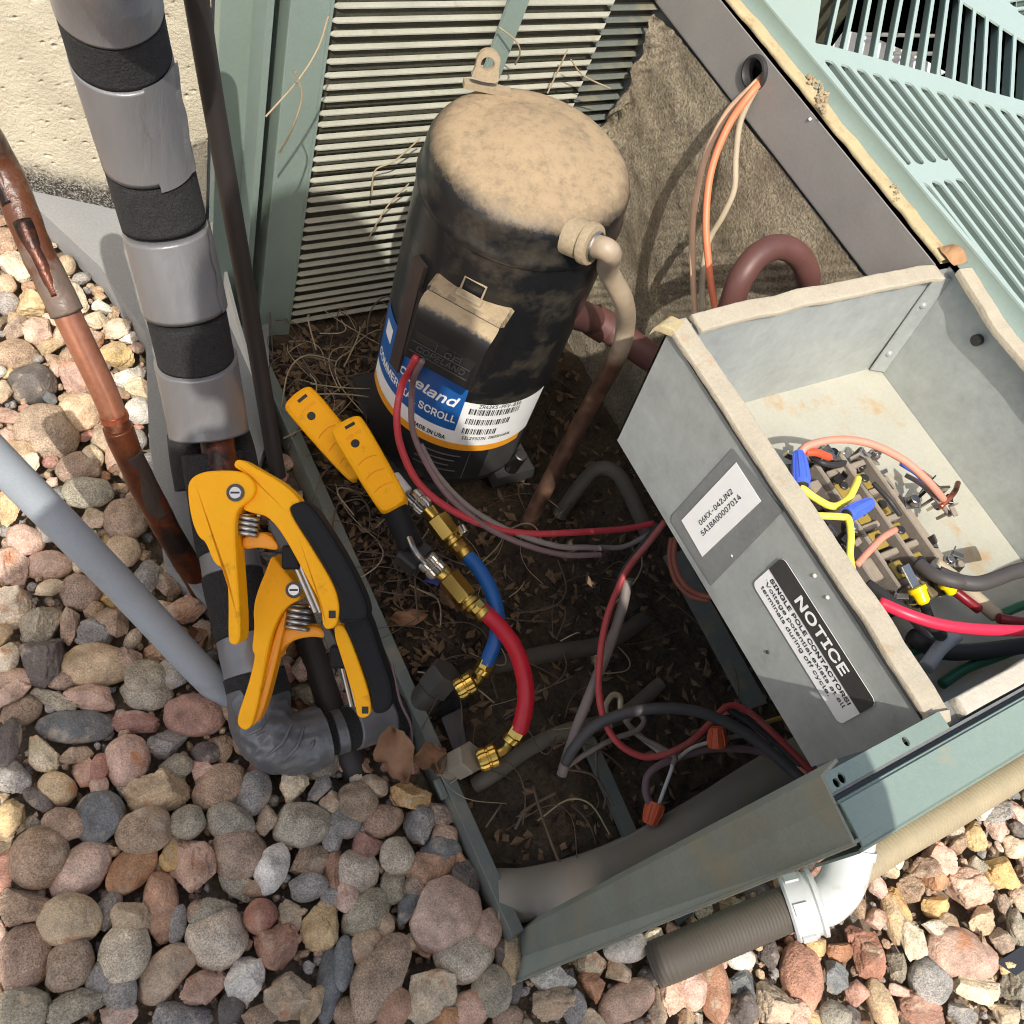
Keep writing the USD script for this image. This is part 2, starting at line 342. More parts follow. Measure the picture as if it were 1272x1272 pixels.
M('terminal_yellow', (240, 206, 10), .35, var=.06)
M('bakelite', (116, 108, 99), .75, var=.15, scale=60, fine=.1, dust=.6, dustcol=(160, 146, 126), dlo=.5, dhi=.95)
M('bakelite_dark', (44, 38, 35), .7, var=.15, scale=60)
# ground
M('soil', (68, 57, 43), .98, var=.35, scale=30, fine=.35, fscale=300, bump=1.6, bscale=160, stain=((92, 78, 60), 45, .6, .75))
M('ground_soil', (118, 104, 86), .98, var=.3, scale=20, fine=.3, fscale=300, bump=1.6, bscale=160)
M('concrete_pad', (132, 132, 130), .8, var=.07, scale=14, fine=.08, fscale=500, bump=.3, bscale=300)
M('dry_leaf', (134, 100, 72), .8, var=.3, scale=50, bump=.3)
M('litter', (112, 90, 66), .9, var=.4, scale=40, rand=0)
M('litter_dark', (52, 42, 34), .9, var=.4, scale=40)
M('straw', (150, 134, 106), .85, var=.25, scale=60)
M('twig', (92, 76, 60), .9, var=.3, scale=60)
M('skin', (196, 150, 122), .6, var=.05)
M('cloth_navy', (48, 54, 68), .9, var=.1, bump=.4, bscale=500)
M('cloth_denim', (66, 78, 98), .9, var=.12, bump=.4, bscale=500)
M('hair_brown', (58, 44, 34), .7, var=.3, scale=200)
M('shoe_brown', (80, 60, 44), .7, var=.1)
M('phone_black', (22, 22, 24), .25)
STONE = dict(tan=(186, 163, 134), pink=(194, 162, 142), grey=(146, 140, 133), slate=(116, 117, 115), brown=(160, 137, 116), red=(166, 124, 106), ochre=(194, 163, 118), cream=(208, 192, 164), olive=(154, 145, 126), orange=(170, 130, 100), white=(210, 203, 190), dark=(102, 94, 88), speckle=(190, 176, 154))
for k, c in STONE.items():
    M('stone_' + k, c, .74, var=.45, scale=70, fine=(.44 if k in ('speckle', 'grey', 'olive', 'brown') else .28), fscale=800, bump=1.3, bscale=420, rand=.12,
      stain=((178, 122, 84) if k in ('cream', 'white', 'tan', 'pink') else (190, 172, 148), 48, .56, .72), spec=.4)
M('white_foam', (182, 174, 158), .85, var=.06, scale=60, fine=.05, bump=.4, bscale=500)
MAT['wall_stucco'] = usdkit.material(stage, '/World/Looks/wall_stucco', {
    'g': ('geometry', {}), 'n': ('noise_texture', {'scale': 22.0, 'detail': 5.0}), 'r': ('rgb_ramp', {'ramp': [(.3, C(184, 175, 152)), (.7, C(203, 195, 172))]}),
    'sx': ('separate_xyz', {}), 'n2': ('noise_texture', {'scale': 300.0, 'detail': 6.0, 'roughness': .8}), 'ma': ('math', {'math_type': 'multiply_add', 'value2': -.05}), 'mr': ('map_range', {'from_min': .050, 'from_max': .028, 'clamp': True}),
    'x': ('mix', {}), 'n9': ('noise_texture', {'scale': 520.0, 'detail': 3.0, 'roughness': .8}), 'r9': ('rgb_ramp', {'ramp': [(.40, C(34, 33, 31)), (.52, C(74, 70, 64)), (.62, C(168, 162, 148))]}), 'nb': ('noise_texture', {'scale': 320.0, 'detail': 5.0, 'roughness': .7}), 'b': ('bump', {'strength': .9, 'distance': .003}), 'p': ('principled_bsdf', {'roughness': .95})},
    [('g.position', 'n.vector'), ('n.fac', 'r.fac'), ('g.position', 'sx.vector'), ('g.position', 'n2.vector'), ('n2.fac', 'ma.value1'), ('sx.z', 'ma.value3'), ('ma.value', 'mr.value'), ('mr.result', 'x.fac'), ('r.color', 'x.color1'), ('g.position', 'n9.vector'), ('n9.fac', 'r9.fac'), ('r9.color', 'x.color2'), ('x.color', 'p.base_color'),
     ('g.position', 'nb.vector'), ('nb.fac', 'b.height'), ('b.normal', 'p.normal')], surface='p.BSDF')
M('wire_red_dusty', (168, 62, 62), .55, var=.2, scale=30, stain=((150, 108, 96), 22, .5, .7))
M('wire_dark_grey', (70, 66, 64), .6, var=.2, scale=40)
M('wire_orange_dark', (160, 92, 70), .6, var=.1)
M('wire_orange_red', (220, 84, 50), .45, var=.05)
M('wire_yellow_dull', (170, 140, 70), .6, var=.1)
MAT['copper_two'] = usdkit.material(stage, '/World/Looks/copper_two', {
    'g': ('geometry', {}), 'sx': ('separate_xyz', {}), 'n': ('noise_texture', {'scale': 40.0, 'detail': 4.0}), 'ma': ('math', {'math_type': 'multiply_add', 'value2': .05}), 'mr': ('map_range', {'from_min': .25, 'from_max': .27, 'clamp': True}),
    'n2': ('noise_texture', {'scale': 60.0, 'detail': 5.0}), 'ra': ('rgb_ramp', {'ramp': [(.35, C(88, 66, 52)), (.6, C(122, 90, 72)), (.75, C(164, 124, 100))]}), 'rb': ('rgb_ramp', {'ramp': [(.3, C(136, 121, 101)), (.7, C(164, 147, 124))]}),
    'x': ('mix', {}), 'mm': ('map_range', {'to_min': .55, 'to_max': 0.0}), 'p': ('principled_bsdf', {'roughness': .5})},
    [('g.position', 'sx.vector'), ('g.position', 'n.vector'), ('n.fac', 'ma.value1'), ('sx.z', 'ma.value3'), ('ma.value', 'mr.value'), ('g.position', 'n2.vector'), ('n2.fac', 'ra.fac'), ('n2.fac', 'rb.fac'), ('mr.result', 'x.fac'), ('ra.color', 'x.color1'), ('rb.color', 'x.color2'), ('x.color', 'p.base_color'), ('mr.result', 'mm.value'), ('mm.result', 'p.metallic')], surface='p.BSDF')
M('grey_pipe_dark', (70, 62, 52), .85, var=.25, scale=30, bump=.3)

# ================================================================== SETTING
XL, XW, YL, ZT = 0.235, 0.574, 0.573, 0.398      # unit: left rail, divider, louver, top
rng = np.random.default_rng(7)

def ground_fn(u, v):
    x, y = -30 + 60 * u, -30 + 60 * v
    return np.stack([x, y, np.full_like(x, -0.02)], 1)
solo('ground', grid(ground_fn, 3, 3), 'ground_soil', kind='structure')
def soil_fn(u, v):
    x, y = -0.5 + 1.6 * u, -0.7 + 1.5 * v
    P = np.stack([x, y, np.zeros_like(x)], 1)
    P[:, 2] = -0.016 + .014 * meshkit.fbm(P * 30, 3, 3)
    return P
solo('gravel_bed', grid(soil_fn, 160, 160), 'ground_soil', kind='structure', smooth=True)
# concrete slab under the pipes
pad = [at(u, v, .006) for u, v in [(30, 268), (120, 262), (330, 300), (332, 560), (262, 770), (206, 720), (186, 560), (182, 440), (128, 360)]]
solo('concrete_pad', slab(pad, .03), 'concrete_pad', kind='structure')
# ------------------------------------------------ concrete wall (a thing): stuccoed face with a dark, dirty foot
W1, W2 = at(50, 273, .0), at(160, 297, .0); wd = unit(W2 - W1); wn = np.array([-wd[1], wd[0], 0]);
if wn[1] < 0: wn = -wn
def wall_fn(u, v):
    P = (W1 - wd * .35)[None] + wd[None] * (u * (.35 + np.linalg.norm(W2 - W1) + .074))[:, None]
    P[:, 2] = -0.03 + v * .6
    k = meshkit.fbm(P * 45, 4, 5); k = meshkit.fbm(P * 240, 2, 5); d = np.clip(.24 - k, 0, .10) * .05 + (meshkit.fbm(P * 34, 3, 8) - .5) * .002 + (meshkit.noise(P * 420, 3) - .5) * .0007
    return P + wn[None] * d[:, None]
wl = thing('concrete_wall', 'pitted cream concrete wall with a dark dirty foot behind the taped pipe', 'wall', loc=W1)
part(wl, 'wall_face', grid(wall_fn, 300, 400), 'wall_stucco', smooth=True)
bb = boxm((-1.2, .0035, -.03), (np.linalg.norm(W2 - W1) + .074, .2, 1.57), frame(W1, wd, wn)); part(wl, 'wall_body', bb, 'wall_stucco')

# ================================================================== AIR CONDITIONER CABINET
ac = thing('air_conditioner', 'pale green air conditioner cabinet with its corner panel off and compartment open', 'air conditioner', loc=(XL, -.03, 0))
# base pan floor + rails
def pan_fn(u, v):
    x, y = XL + .004 + (XW - XL) * u, -.03 + (YL + .06) * v
    P = np.stack([x, y, np.zeros_like(x)], 1)
    P[:, 2] = .002 + .022 * meshkit.fbm(P * 22, 3, 11) * (1 - .4 * v) + .006 * meshkit.noise(P * 110, 4) ; return P
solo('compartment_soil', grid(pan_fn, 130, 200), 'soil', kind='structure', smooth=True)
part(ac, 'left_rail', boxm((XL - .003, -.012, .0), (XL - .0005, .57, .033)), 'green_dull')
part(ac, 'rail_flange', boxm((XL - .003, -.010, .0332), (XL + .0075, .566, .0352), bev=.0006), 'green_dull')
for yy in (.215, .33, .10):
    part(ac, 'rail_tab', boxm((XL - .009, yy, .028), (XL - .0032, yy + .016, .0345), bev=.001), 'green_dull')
# corner post (front left), folded sheet leaning with the open corner
pb = [at(654, 1152, .033), at(657, 1183, .033), at(651, 1217, .033)]; pt = [at(1019, 963, .4), at(1036, 999, .4), at(1061, 1050, .4)]
ext = lambda b, t: b + (b - t) * .09
pb = [ext(b, t) for b, t in zip(pb, pt)]
def sheet(a, b, c, d, th=.0016): return slab([a, b, c, d], th)
post = [qsheet(pb[0], pb[1], pt[1], pt[0]), qsheet(pb[1], pb[2], pt[2], pt[1]), qsheet(pb[2], pb[2] + [.03, .001, 0], pt[2] + [.03, .001, 0], pt[2]), qsheet(pb[0], pt[0], pt[0] + [.012, .003, 0], pb[0] + [.012, .003, 0])]
part(ac, 'corner_post', cat(post), 'post_green')
# front top rail
xr0, xr1 = .2675, .82
def xbar(prof, x0, x1, x0b=None):
    """strip of (y,z) profile points extruded along x (open sheet given thickness)"""
    ms = []
    for (ya, za), (yb, zb) in zip(prof[:-1], prof[1:]):
        t = np.array([yb - ya, zb - za]); L = np.linalg.norm(t); n_ = np.array([-t[1], t[0]]) / L * .0012
        pts = []
        for x in (x0, x1):
            for (y, z) in ((ya, za), (yb, zb), (ya - n_[0], za - n_[1]), (yb - n_[0], zb - n_[1])): pts.append((x, y, z))
        ms.append(hullm(pts))
    return cat(ms)
fl = Polygon([(xr0, -.0145), (.345, -.0145), (.345, -.0062), (xr0 + .001, -.0062)])
for cx_, cy_, rx, ry in ((.2725, -.0118, .0017, .0021), (.2762, -.0112, .0018, .0024), (.318, -.0106, .0017, .0024)):
    fl = fl.difference(affinity.scale(Polygon([(math.cos(a), math.sin(a)) for a in np.linspace(0, 6.28, 18)[:-1]]), rx, ry, origin=(0, 0)) if False else affinity.translate(affinity.scale(Polygon([(math.cos(a), math.sin(a)) for a in np.linspace(0, 6.28, 18)[:-1]]), rx, ry, origin=(0, 0)), cx_, cy_))
fm = trimesh.creation.extrude_polygon(fl, .0014, engine='earcut'); fm.apply_translation((0, 0, .3985))
part(ac, 'front_rail_flange', fm, 'green_paint')
part(ac, 'front_rail_groove', cat(xbar([(-.0145, .399), (-.0155, .3925), (-.019, .3925)], xr0, xr1), boxm((.3455, -.0145, .3905), (xr1, -.004, .3925))), 'bare_grey')
part(ac, 'front_rail', xbar([(-.019, .3925), (-.0195, .4005), (-.038, .3985), (-.0392, .395), (-.0385, .362)], xr0, xr1), 'green_paint')
part(ac, 'front_panel', boxm((.2975, -.0365, .0), (.82, -.0345, .3615)), 'green_paint')
for k in range(0): part(ac, 'rail_notch_edge', boxm((xr0 - .0022, -.0365 + .0195 * k, .372), (xr0 - .0005, -.0205 + .0135 * k, .3988)), 'dark_void')
# left outer side panel behind the corner, with a dark recess
part(ac, 'corner_panel', cat(boxm((.2475, YL - .0015, .0), (.2765, YL, .62), bev=.0005), boxm((.2475, YL, .0), (.249, YL + .03, .62)), boxm((.2765, YL - .001, .0), (.279, YL + .0005, .62))), 'green_paint')
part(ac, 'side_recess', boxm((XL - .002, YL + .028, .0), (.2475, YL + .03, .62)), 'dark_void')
part(ac, 'corner_flange', boxm((.2095, .5985, .03), (.2365, .6, .62), bev=.0004), 'green_paint')
part(ac, 'rear_side_panel', cat(boxm((XL - .003, YL, .03), (XL - .001, .675, .62), bev=.0005), boxm((XL - .004, YL - .002, .03), (XL + .001, YL, .62))), 'green_paint')
part(ac, 'side_foot', slab([onx(u, v, .224) for u, v in [(264, 276), (274, 296), (284, 345), (298, 400), (317, 465), (327, 545), (309, 545), (302, 482), (290, 425), (279, 372), (268, 318)]], .003), 'white_paint')
# louvred wall at the back of the compartment
z_hi, z_lo = ony(424, 6.7, YL)[2], ony(424, 152.7, YL)[2]; pitch = (z_hi - z_lo) / 9
part(ac, 'coil', boxm((.2495, YL + .014, .0), (.82, YL + .022, .62)), 'coil_dark')
xs0, xs1 = .2785, ony(765, 4, YL)[0]
k = 0; z = z_hi + 8 * pitch
while z > .03:
    jit = rng.normal(0, .0006); sl = []
    zA = z + jit
    pts = []
    tip = .004
    bd = pitch * .18; prof = [(YL + bd, zA + .0012), (YL - bd, zA), (YL - bd, zA - .0011), (YL + bd, zA + .0001)]
    for x, sh in ((xs0 + tip, 0), (xs1 - tip, 0)):
        for y, zz in prof: pts.append((x, y, zz))
    pts += [(xs1, YL + bd, zA + .0012), (xs1, YL + bd, zA + .0001), (xs0 - .001, YL, zA + .0006), (xs0 - .001, YL, zA - .0004)]
    part(ac, 'slat', hullm(pts), 'slat_paint', smooth=False)
    z -= pitch; k += 1
nsl = k
z = z_hi + 8 * pitch
for j in range(nsl):
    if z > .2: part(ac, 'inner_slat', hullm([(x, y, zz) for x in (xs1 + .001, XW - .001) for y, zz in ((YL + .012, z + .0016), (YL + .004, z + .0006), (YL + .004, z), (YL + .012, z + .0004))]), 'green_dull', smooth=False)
    z -= pitch
# vertical green brace in front of the slats
b0, b1 = ony(646, 0, YL - .012), ony(604, 112, YL - .012); bt = b0 + (b0 - b1) * 1.2; bb_ = b1 + (b1 - b0) * 1.2
part(ac, 'louver_brace', hullm([p + d for p in (bt, bb_) for d in ((-.0085, 0, 0), (.0085, 0, 0), (-.0085, .003, 0), (.0085, .003, 0))]), 'green_paint')
zz = bt[2]
while zz > bb_[2]:
    t = (zz - bb_[2]) / (bt[2] - bb_[2]); c = bb_ + (bt - bb_) * t
    part(ac, 'brace_tooth', hullm([c + d for d in ((.0085, 0, -.004), (.0085, 0, .004), (.0115, .004, .001), (.0085, .004, 0))]), 'green_paint', smooth=False); zz -= pitch
# divider: insulation blanket, torn at its left edge, grey channel above
zch = .353
def fib_fn(u, v):
    y = .2385 + (YL - .004 - .2385) * u; zt = .349
    P = np.stack([np.full_like(u, XW - .004), y, -.0 + zt * v], 1)
    s = P @ np.array([0, .75, .66]); rid = .5 + .5 * np.sin(s * 760 + 1.6 * meshkit.noise(P * 40, 2))
    big = meshkit.fbm(P * np.array([1, 26, 26]), 4, 21)
    P[:, 0] -= .0019 * rid * np.clip(1.4 - 2 * meshkit.noise(P * 18, 6), 0, 1) + .0045 * np.clip(big - .45, 0, 1) * 2
    edge = np.clip((u - .93) / .07, 0, 1); P[:, 1] += edge * (.012 * (meshkit.noise(P * 90, 9) - .7)); P[:, 0] -= edge * .01 * meshkit.noise(P * 60, 12)
    return P
part(ac, 'insulation_blanket', grid(fib_fn, 300, 260), 'fibre', smooth=True)
part(ac, 'divider_panel', boxm((XW + .001, .238, .0), (XW + .003, YL + .02, .352)), 'bare_grey')
for q_ in range(3):      # torn flaps at the corner by the louvers
    yy, zz = YL - .012 - .006 * q_, .26 - .05 * q_
    fn = lambda u, v, yy=yy, zz=zz: np.stack([XW - .012 - .016 * u + .004 * np.sin(7 * v), yy - .018 * u * v + .004 * np.sin(9 * u), zz + .05 * (v - .5) * (1 - .3 * u)], 1)
    part(ac, 'insulation_flap', grid(fn, 8, 8), 'fibre', smooth=True)
ch = Polygon([(.238, zch), (YL + .02, zch), (YL + .02, .3965), (.238, .3965)])
hole = onx(941, 90, XW - .004); hc = (hole[1], hole[2])
circ = lambda c, r, n=28: Polygon([(c[0] + r * math.cos(a), c[1] + r * math.sin(a)) for a in np.linspace(0, 2 * math.pi, n, endpoint=False)])
ch = ch.difference(circ(hc, .0105))
cm = trimesh.creation.extrude_polygon(ch, .0015, engine='earcut'); Mx = np.eye(4); Mx[:3, :3] = np.array([[0, 0, -1], [1, 0, 0], [0, 1, 0]]); Mx = np.eye(4)
Mx[:3, 0], Mx[:3, 1], Mx[:3, 2], Mx[:3, 3] = (0, 1, 0), (0, 0, 1), (1, 0, 0), (XW - .006, 0, 0)
cm.apply_transform(Mx)
part(ac, 'divider_channel', cat(cm, boxm((XW - .0058, .238, zch - .001), (XW + .003, YL + .02, zch + .0008))), 'channel_grey')
gr = lathe([(.0095, -.003), (.0124, -.003), (.013, 0), (.0124, .003), (.0106, .0034), (.0092, .001), (.0092, -.006)], np.array([XW - .0062, hc[0], hc[1]]), (-1, 0, 0), 28)
gm = part(ac, 'grommet', gr, 'wire_black')
part(ac, 'grommet_hole', boxm((XW + .004, hc[0] - .013, hc[1] - .013), (XW + .006, hc[0] + .013, hc[1] + .013)), 'black_hole')
for (u, v) in ((1006, 148), ): part(ac, 'speck', trimesh.creation.icosphere(1, .0012).apply_translation(onx(u, v, XW - .0066)), 'label_white')
# foam gasket along the top of the channel
def gask(x0, x1, y0, y1, z, amp=.0012, n=120, seed=1, th=.004):
    def fn(u, v):
        a = v * 2 * math.pi; y = y0 + (y1 - y0) * u; cx, w = (x0 + x1) / 2, (x1 - x0) / 2
        sq = lambda t: np.sign(t) * np.abs(t) ** .5
        P = np.stack([cx + w * sq(np.cos(a)), y, z - th / 2 + th / 2 * sq(np.sin(a))], 1)
        nz = meshkit.fbm(P * 120, 3, seed); P[:, 0] += amp * (meshkit.noise(np.stack([y * 60, y * 0, y * 0], 1), seed) - .5) * 2; P[:, 2] += amp * (nz - .5)
        return P
    return grid(fn, n, 17)
part(ac, 'gasket', gask(XW - .003, XW + .0095, .237, YL + .06, .4015, seed=4), 'foam_yellow', smooth=True)
# nest of dirt on the gasket
def crumbs(px, n, r, seed, spread, z):
    rg = np.random.default_rng(seed); ms = []
    for i in range(n):
        u, v = px[0] + rg.normal(0, spread[0]), px[1] + rg.normal(0, spread[1])
        m = trimesh.creation.icosphere(1, r * rg.uniform(.5, 1.3)); m.vertices *= rg.uniform(.5, 1.2, 3); m.vertices += rg.normal(0, r * .12, m.vertices.shape); m.apply_translation(at(u, v, z)); ms.append(m)
    return cat(ms)
cr = cat(*[crumbs((1008 + 22 * t + 6 * math.sin(5 * t), 98 + 42 * t), 8, .0014, 40 + i, (3, 3), .4035) for i, t in enumerate(np.linspace(0, 1, 9))], *[crumbs((1112 + 4 * t, 232 + 14 * t), 3, .0011, 70 + i, (2, 3), .4035) for i, t in enumerate(np.linspace(0, 1, 4))])
solo('dirt_crumbs', cr, 'straw', 'dry insect dirt crusted on the tan gasket beside the top grille', 'dirt', kind='stuff')
# top cover with its slots
LZ, LT = .411, .0018
blades = []
def lw(u, v): return at(u, v, LZ)[:2]
def z5(x, y): return 980 + x / 4.356, y / 4.356
def z3(x, y): return 848 + x / 3, y / 3
def cap_slot(p, q, w, r0=True, r1=True):
    p, q = np.array(lw(*p)), np.array(lw(*q)); blades.append((p, q, w)); L = LineString([p, q]); return L.buffer(w / 2, cap_style='round', quad_segs=4)
x_in = .590
lid = Polygon([(x_in, -.05), (1.05, -.05), (1.05, .80), (x_in, .80)])
slots = []
# A: long slots over the fan, between two arcs
arcT = [(-60, -420), (560, -300), (960, 20), (1100, 110), (1272, 222), (1500, 350)]
arcB = [(130, 232), (215, 246), (300, 268), (560, 338), (850, 418), (1050, 488), (1272, 545), (1500, 610)]
van = [(165, 0, 132, 235), (270, 0, 216, 245), (360, 0, 300, 280), (440, 0, 385, 290), (520, 0, 465, 310), (610, 0, 548, 325), (700, 0, 640, 350), (780, 0, 725, 372), (860, 0, 808, 400), (935, 0, 893, 432), (1010, 0, 975, 460), (1080, 0, 1052, 486), (1155, 0, 1130, 505), (1235, 0, 1207, 528), (1310, 0, 1285, 548), (1390, 0, 1365, 570)]
region = Polygon([lw(*z5(x, y)) for x, y in arcT] + [lw(*z5(x, y)) for x, y in arcB[::-1]]).buffer(0)
for (xa, ya, xb, yb), (xc, yc, xd, yd) in zip(van[:-1], van[1:]):
    def lerp(x0, y0, x1, y1, t): return (x0 + (x1 - x0) * t, y0 + (y1 - y0) * t)
    g_ = 9
    q = Polygon([lw(*z5(*lerp(xa + g_, ya, xb + g_, yb, -1.9))), lw(*z5(*lerp(xc - g_, yc, xd - g_, yd, -1.9))), lw(*z5(*lerp(xc - g_, yc, xd - g_, yd, 1.15))), lw(*z5(*lerp(xa + g_, ya, xb + g_, yb, 1.15)))]).buffer(0)
    s = q.intersection(region)
    pa_, pb_ = np.array(lw(*z5(*lerp(xc, yc, xd, yd, -1.9)))), np.array(lw(*z5(*lerp(xc, yc, xd, yd, .97)))); blades.append((pa_, pb_, .0008))
    if not s.is_empty:
        s = max(getattr(s, 'geoms', [s]), key=lambda t: t.area); slots.append(s.buffer(-.0012).buffer(.0012))
# B, C: diagonal slots below the band
dirB = np.array([400, 520.]); wB = .0088
for i in range(16):
    st = np.array([212 + 86 * i, 328 + 24.0 * i])
    if i < 4:
        en = [(628, 868), (700, 866), (768, 856), (833, 846)][i]
    else: en = st + dirB * 3.2
    slots.append(cap_slot(z5(*(st + dirB * .03)), z5(*en), wB))
for i in range(4):
    st = [(908, 688), (953, 682), (997, 677), (1041, 671)][i]
    st = np.array([st[0] - 3, st[1] + 8]); en = st + np.array([335, 438]) * (1 if i == 0 else 1.15)
    slots.append(cap_slot(z3(*st), z3(*en), wB))
# D: far, past the second arc
for i in range(9):
    a_ = np.array([1130 + 44 * i, -70 + 46 * i]); slots.append(cap_slot(z5(*a_), z5(*(a_ + [260, -40])), .009))
from shapely.ops import unary_union
sl_all = unary_union([s.buffer(0) for s in slots]).intersection(Polygon([(x_in + .004, -.04), (1.04, -.04), (1.04, .79), (x_in + .004, .79)]))
lidp = lid.difference(sl_all)
lidp = max(getattr(lidp, 'geoms', [lidp]), key=lambda t: t.area)
for p_, q_, w_b in blades:      # a darker fin hangs from the far edge of each slot
    d_ = unit(q_ - p_); n_b = np.array([-d_[1], d_[0]]); n_b = n_b if n_b[0] > 0 else -n_b
    e_ = n_b * (w_b / 2 + .0001)
    cl_ = LineString([p_ + e_, q_ + e_]).intersection(Polygon([(.592, -.026), (1.03, -.026), (1.03, .78), (.592, .78)]))
    if cl_.is_empty or cl_.length < .008: continue
    p_, q_ = np.array(cl_.coords[0]) - e_, np.array(cl_.coords[-1]) - e_
    pts_ = [np.array([*(c_ + e_ + n_b * k_), LZ - LT - .0002 - h__]) for c_ in (p_ - d_ * w_b * .35, q_ + d_ * w_b * .35) for k_ in (0, .0009) for h__ in (0, .012)]
    part(ac, 'grille_fin', hullm(pts_), 'fin_green', smooth=False)
lm = trimesh.creation.extrude_polygon(lidp.simplify(.0001), LT, engine='earcut'); lm.apply_translation((0, 0, LZ - LT))
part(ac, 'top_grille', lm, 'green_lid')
# rolled lip between the grille and the gasket
lipf = lambda u, v: np.stack([x_in - .0005 - .0055 * (1 - np.cos(v * 1.6)) * 1.0 - .002 * v, -.05 + .85 * u, LZ - .0006 - .0095 * np.sin(v * 1.57) - .001], 1)
part(ac, 'top_lip', grid(lipf, 3, 12), 'green_paint', smooth=True)
# fan chamber under the grille
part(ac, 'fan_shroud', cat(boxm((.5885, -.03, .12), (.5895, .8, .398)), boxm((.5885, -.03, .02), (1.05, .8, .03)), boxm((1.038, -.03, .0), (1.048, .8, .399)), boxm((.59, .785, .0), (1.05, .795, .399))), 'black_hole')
fb = [at(*z5(x, y), .372) for x, y in [(180, 330), (290, 175), (420, 200), (560, 260), (720, 330), (840, 400), (700, 460), (420, 420)]]
part(ac, 'fan_blade', slab(fb, .002), 'label_white')
for (a_, b_) in (((395, 185), (800, 195)), ((560, 290), (810, 290)), ((960, 30), (1010, 20))):
    part(ac, 'fan_guard_rod', rod(at(*z5(*a_), .385), at(*z5(*b_), .385), .0016), 'channel_grey')
part(ac, 'grille_baffle', boxm((.592, -.03, .385), (1.0, .33, .387)), 'green_dull')
part(ac, 'grille_baffle_upper', slab([at(*z5(x, y), .386) for x, y in [(100, 300), (300, 330), (850, 470), (1272, 590), (1700, 700), (1700, 1500), (400, 900)]], .0015), 'green_dull')

# ================================================================== CONTROL BOX
cb = thing('control_box', 'open grey metal control box with tan foam rim and a NOTICE label', 'electrical box', loc=(.341, -.01, .275))
zf = .302
A_, D_ = np.array([.3418, .2365, .392]), np.array([.3418, -.0115, .392])
bA, bD = onx(765, 546, .3418), onx(1011, 951, .3418)
bA[2] = bD[2] = .299
part(cb, 'label_side', qsheet(bA, bD, D_, A_, .0013), 'galvanised')
part(cb, 'back_side', qsheet(bA, A_ , np.array([.5834, .2365, .392]), np.array([.5834, bA[1], .299]), .0013), 'galvanised')
part(cb, 'right_side', boxm((.5835, -.011, .0), (.5847, .236, .394)), 'galvanised')
part(cb, 'front_side', boxm((.3445, -.0118, .299), (.583, -.0105, .391)), 'galvanised')
part(cb, 'floor', boxm((.3436, -.0103, zf - .0012), (.5832, bA[1] - .0005, zf)), 'galvanised_floor')
# folded corner seam with rivets, screw and embossed marks
c0, c1 = np.array([.5832, bA[1] - .002, zf + .002]), np.array([.5832, .2345, .39])
part(cb, 'corner_seam', hullm([p + d for p in (c0, c1) for d in ((0, 0, 0), (-.011, -.0002, 0), (-.011, -.0014, 0), (-.0002, -.006, 0), (0, -.006, 0))]), 'galvanised')
for t in (.2, .72): part(cb, 'rivet', trimesh.creation.icosphere(2, .0028).apply_translation(c0 + (c1 - c0) * t + [-.006, -.0028, 0]), 'galvanised', smooth=True)
part(cb, 'screw', rod((.585, .185, .378), (.579, .185, .378), .004, sides=10), 'dark_steel')
part(cb, 'wall_bump', trimesh.creation.icosphere(2, .002).apply_translation((.505, .2352, .372)), 'galvanised', smooth=True)
# foam rim
def foam(path, w, h, seed, n=60, amp=.0014):
    P = smooth_path(path, n); m = len(P)
    T = np.gradient(P, axis=0); T /= np.linalg.norm(T, axis=1, keepdims=True); S_ = np.cross(T, [0, 0, 1.0]); S_ /= np.linalg.norm(S_, axis=1, keepdims=True)
    def fn(u, v):
        i = np.clip((u * (m - 1)).round().astype(int), 0, m - 1); a = v * 2 * math.pi; sq = lambda t: np.sign(t) * np.abs(t) ** .28
        Q = P[i] + S_[i] * (w / 2 * sq(np.cos(a)))[:, None]; Q[:, 2] += h / 2 * sq(np.sin(a))
        wob = meshkit.noise(P[i] * 45, seed) - .5; Q += S_[i] * (wob * amp * 2)[:, None]; Q[:, 2] += (meshkit.fbm(Q * 130, 3, seed) - .5) * amp
        return Q
    g = grid(fn, m, 21); V = np.vstack([g.vertices, P[0], P[-1]]); c0_, c1_ = len(V) - 2, len(V) - 1
    f = [[c0_, j, j + 1] for j in range(20)] + [[c1_, (m - 1) * 21 + j + 1, (m - 1) * 21 + j] for j in range(20)]
    return trimesh.Trimesh(V, np.vstack([g.faces, f]), process=False)
zr = .3945
part(cb, 'foam_rim', foam([(.3472, .238, zr), (.3482, .12, zr), (.3482, .02, zr), (.3482, -.0075, zr - .001)], .0145, .0042, 3), 'foam_tape', smooth=True)
part(cb, 'foam_rim', foam([(.3585, .234, zr), (.44, .2355, zr), (.54, .234, zr), (.5685, .232, zr)], .0125, .0042, 5), 'foam_tape', smooth=True)
part(cb, 'foam_rim', foam([(.3605, -.0085, zr), (.45, -.009, zr), (.6, -.009, zr)], .0095, .0085, 6), 'white_foam', smooth=True)
part(cb, 'foam_rim', foam([(.582, .226, zr + .006), (.5795, .20, zr + .004), (.5785, .17, zr + .003), (.5795, .10, zr + .003), (.579, -.005, zr + .003)], .013, .006, 8), 'foam_tape', smooth=True)
part(cb, 'foam_seam', tube([(.3412, .236, .3925), (.3408, .12, .3922), (.3412, -.006, .3922)], .0009, sides=6), 'dark_void')
part(cb, 'foam_corner', foam([(.3475, -.0062, zr), (.3462, -.0125, zr - .003), (.3452, -.0158, zr - .011)], .014, .006, 12, n=14), 'foam_tape', smooth=True)
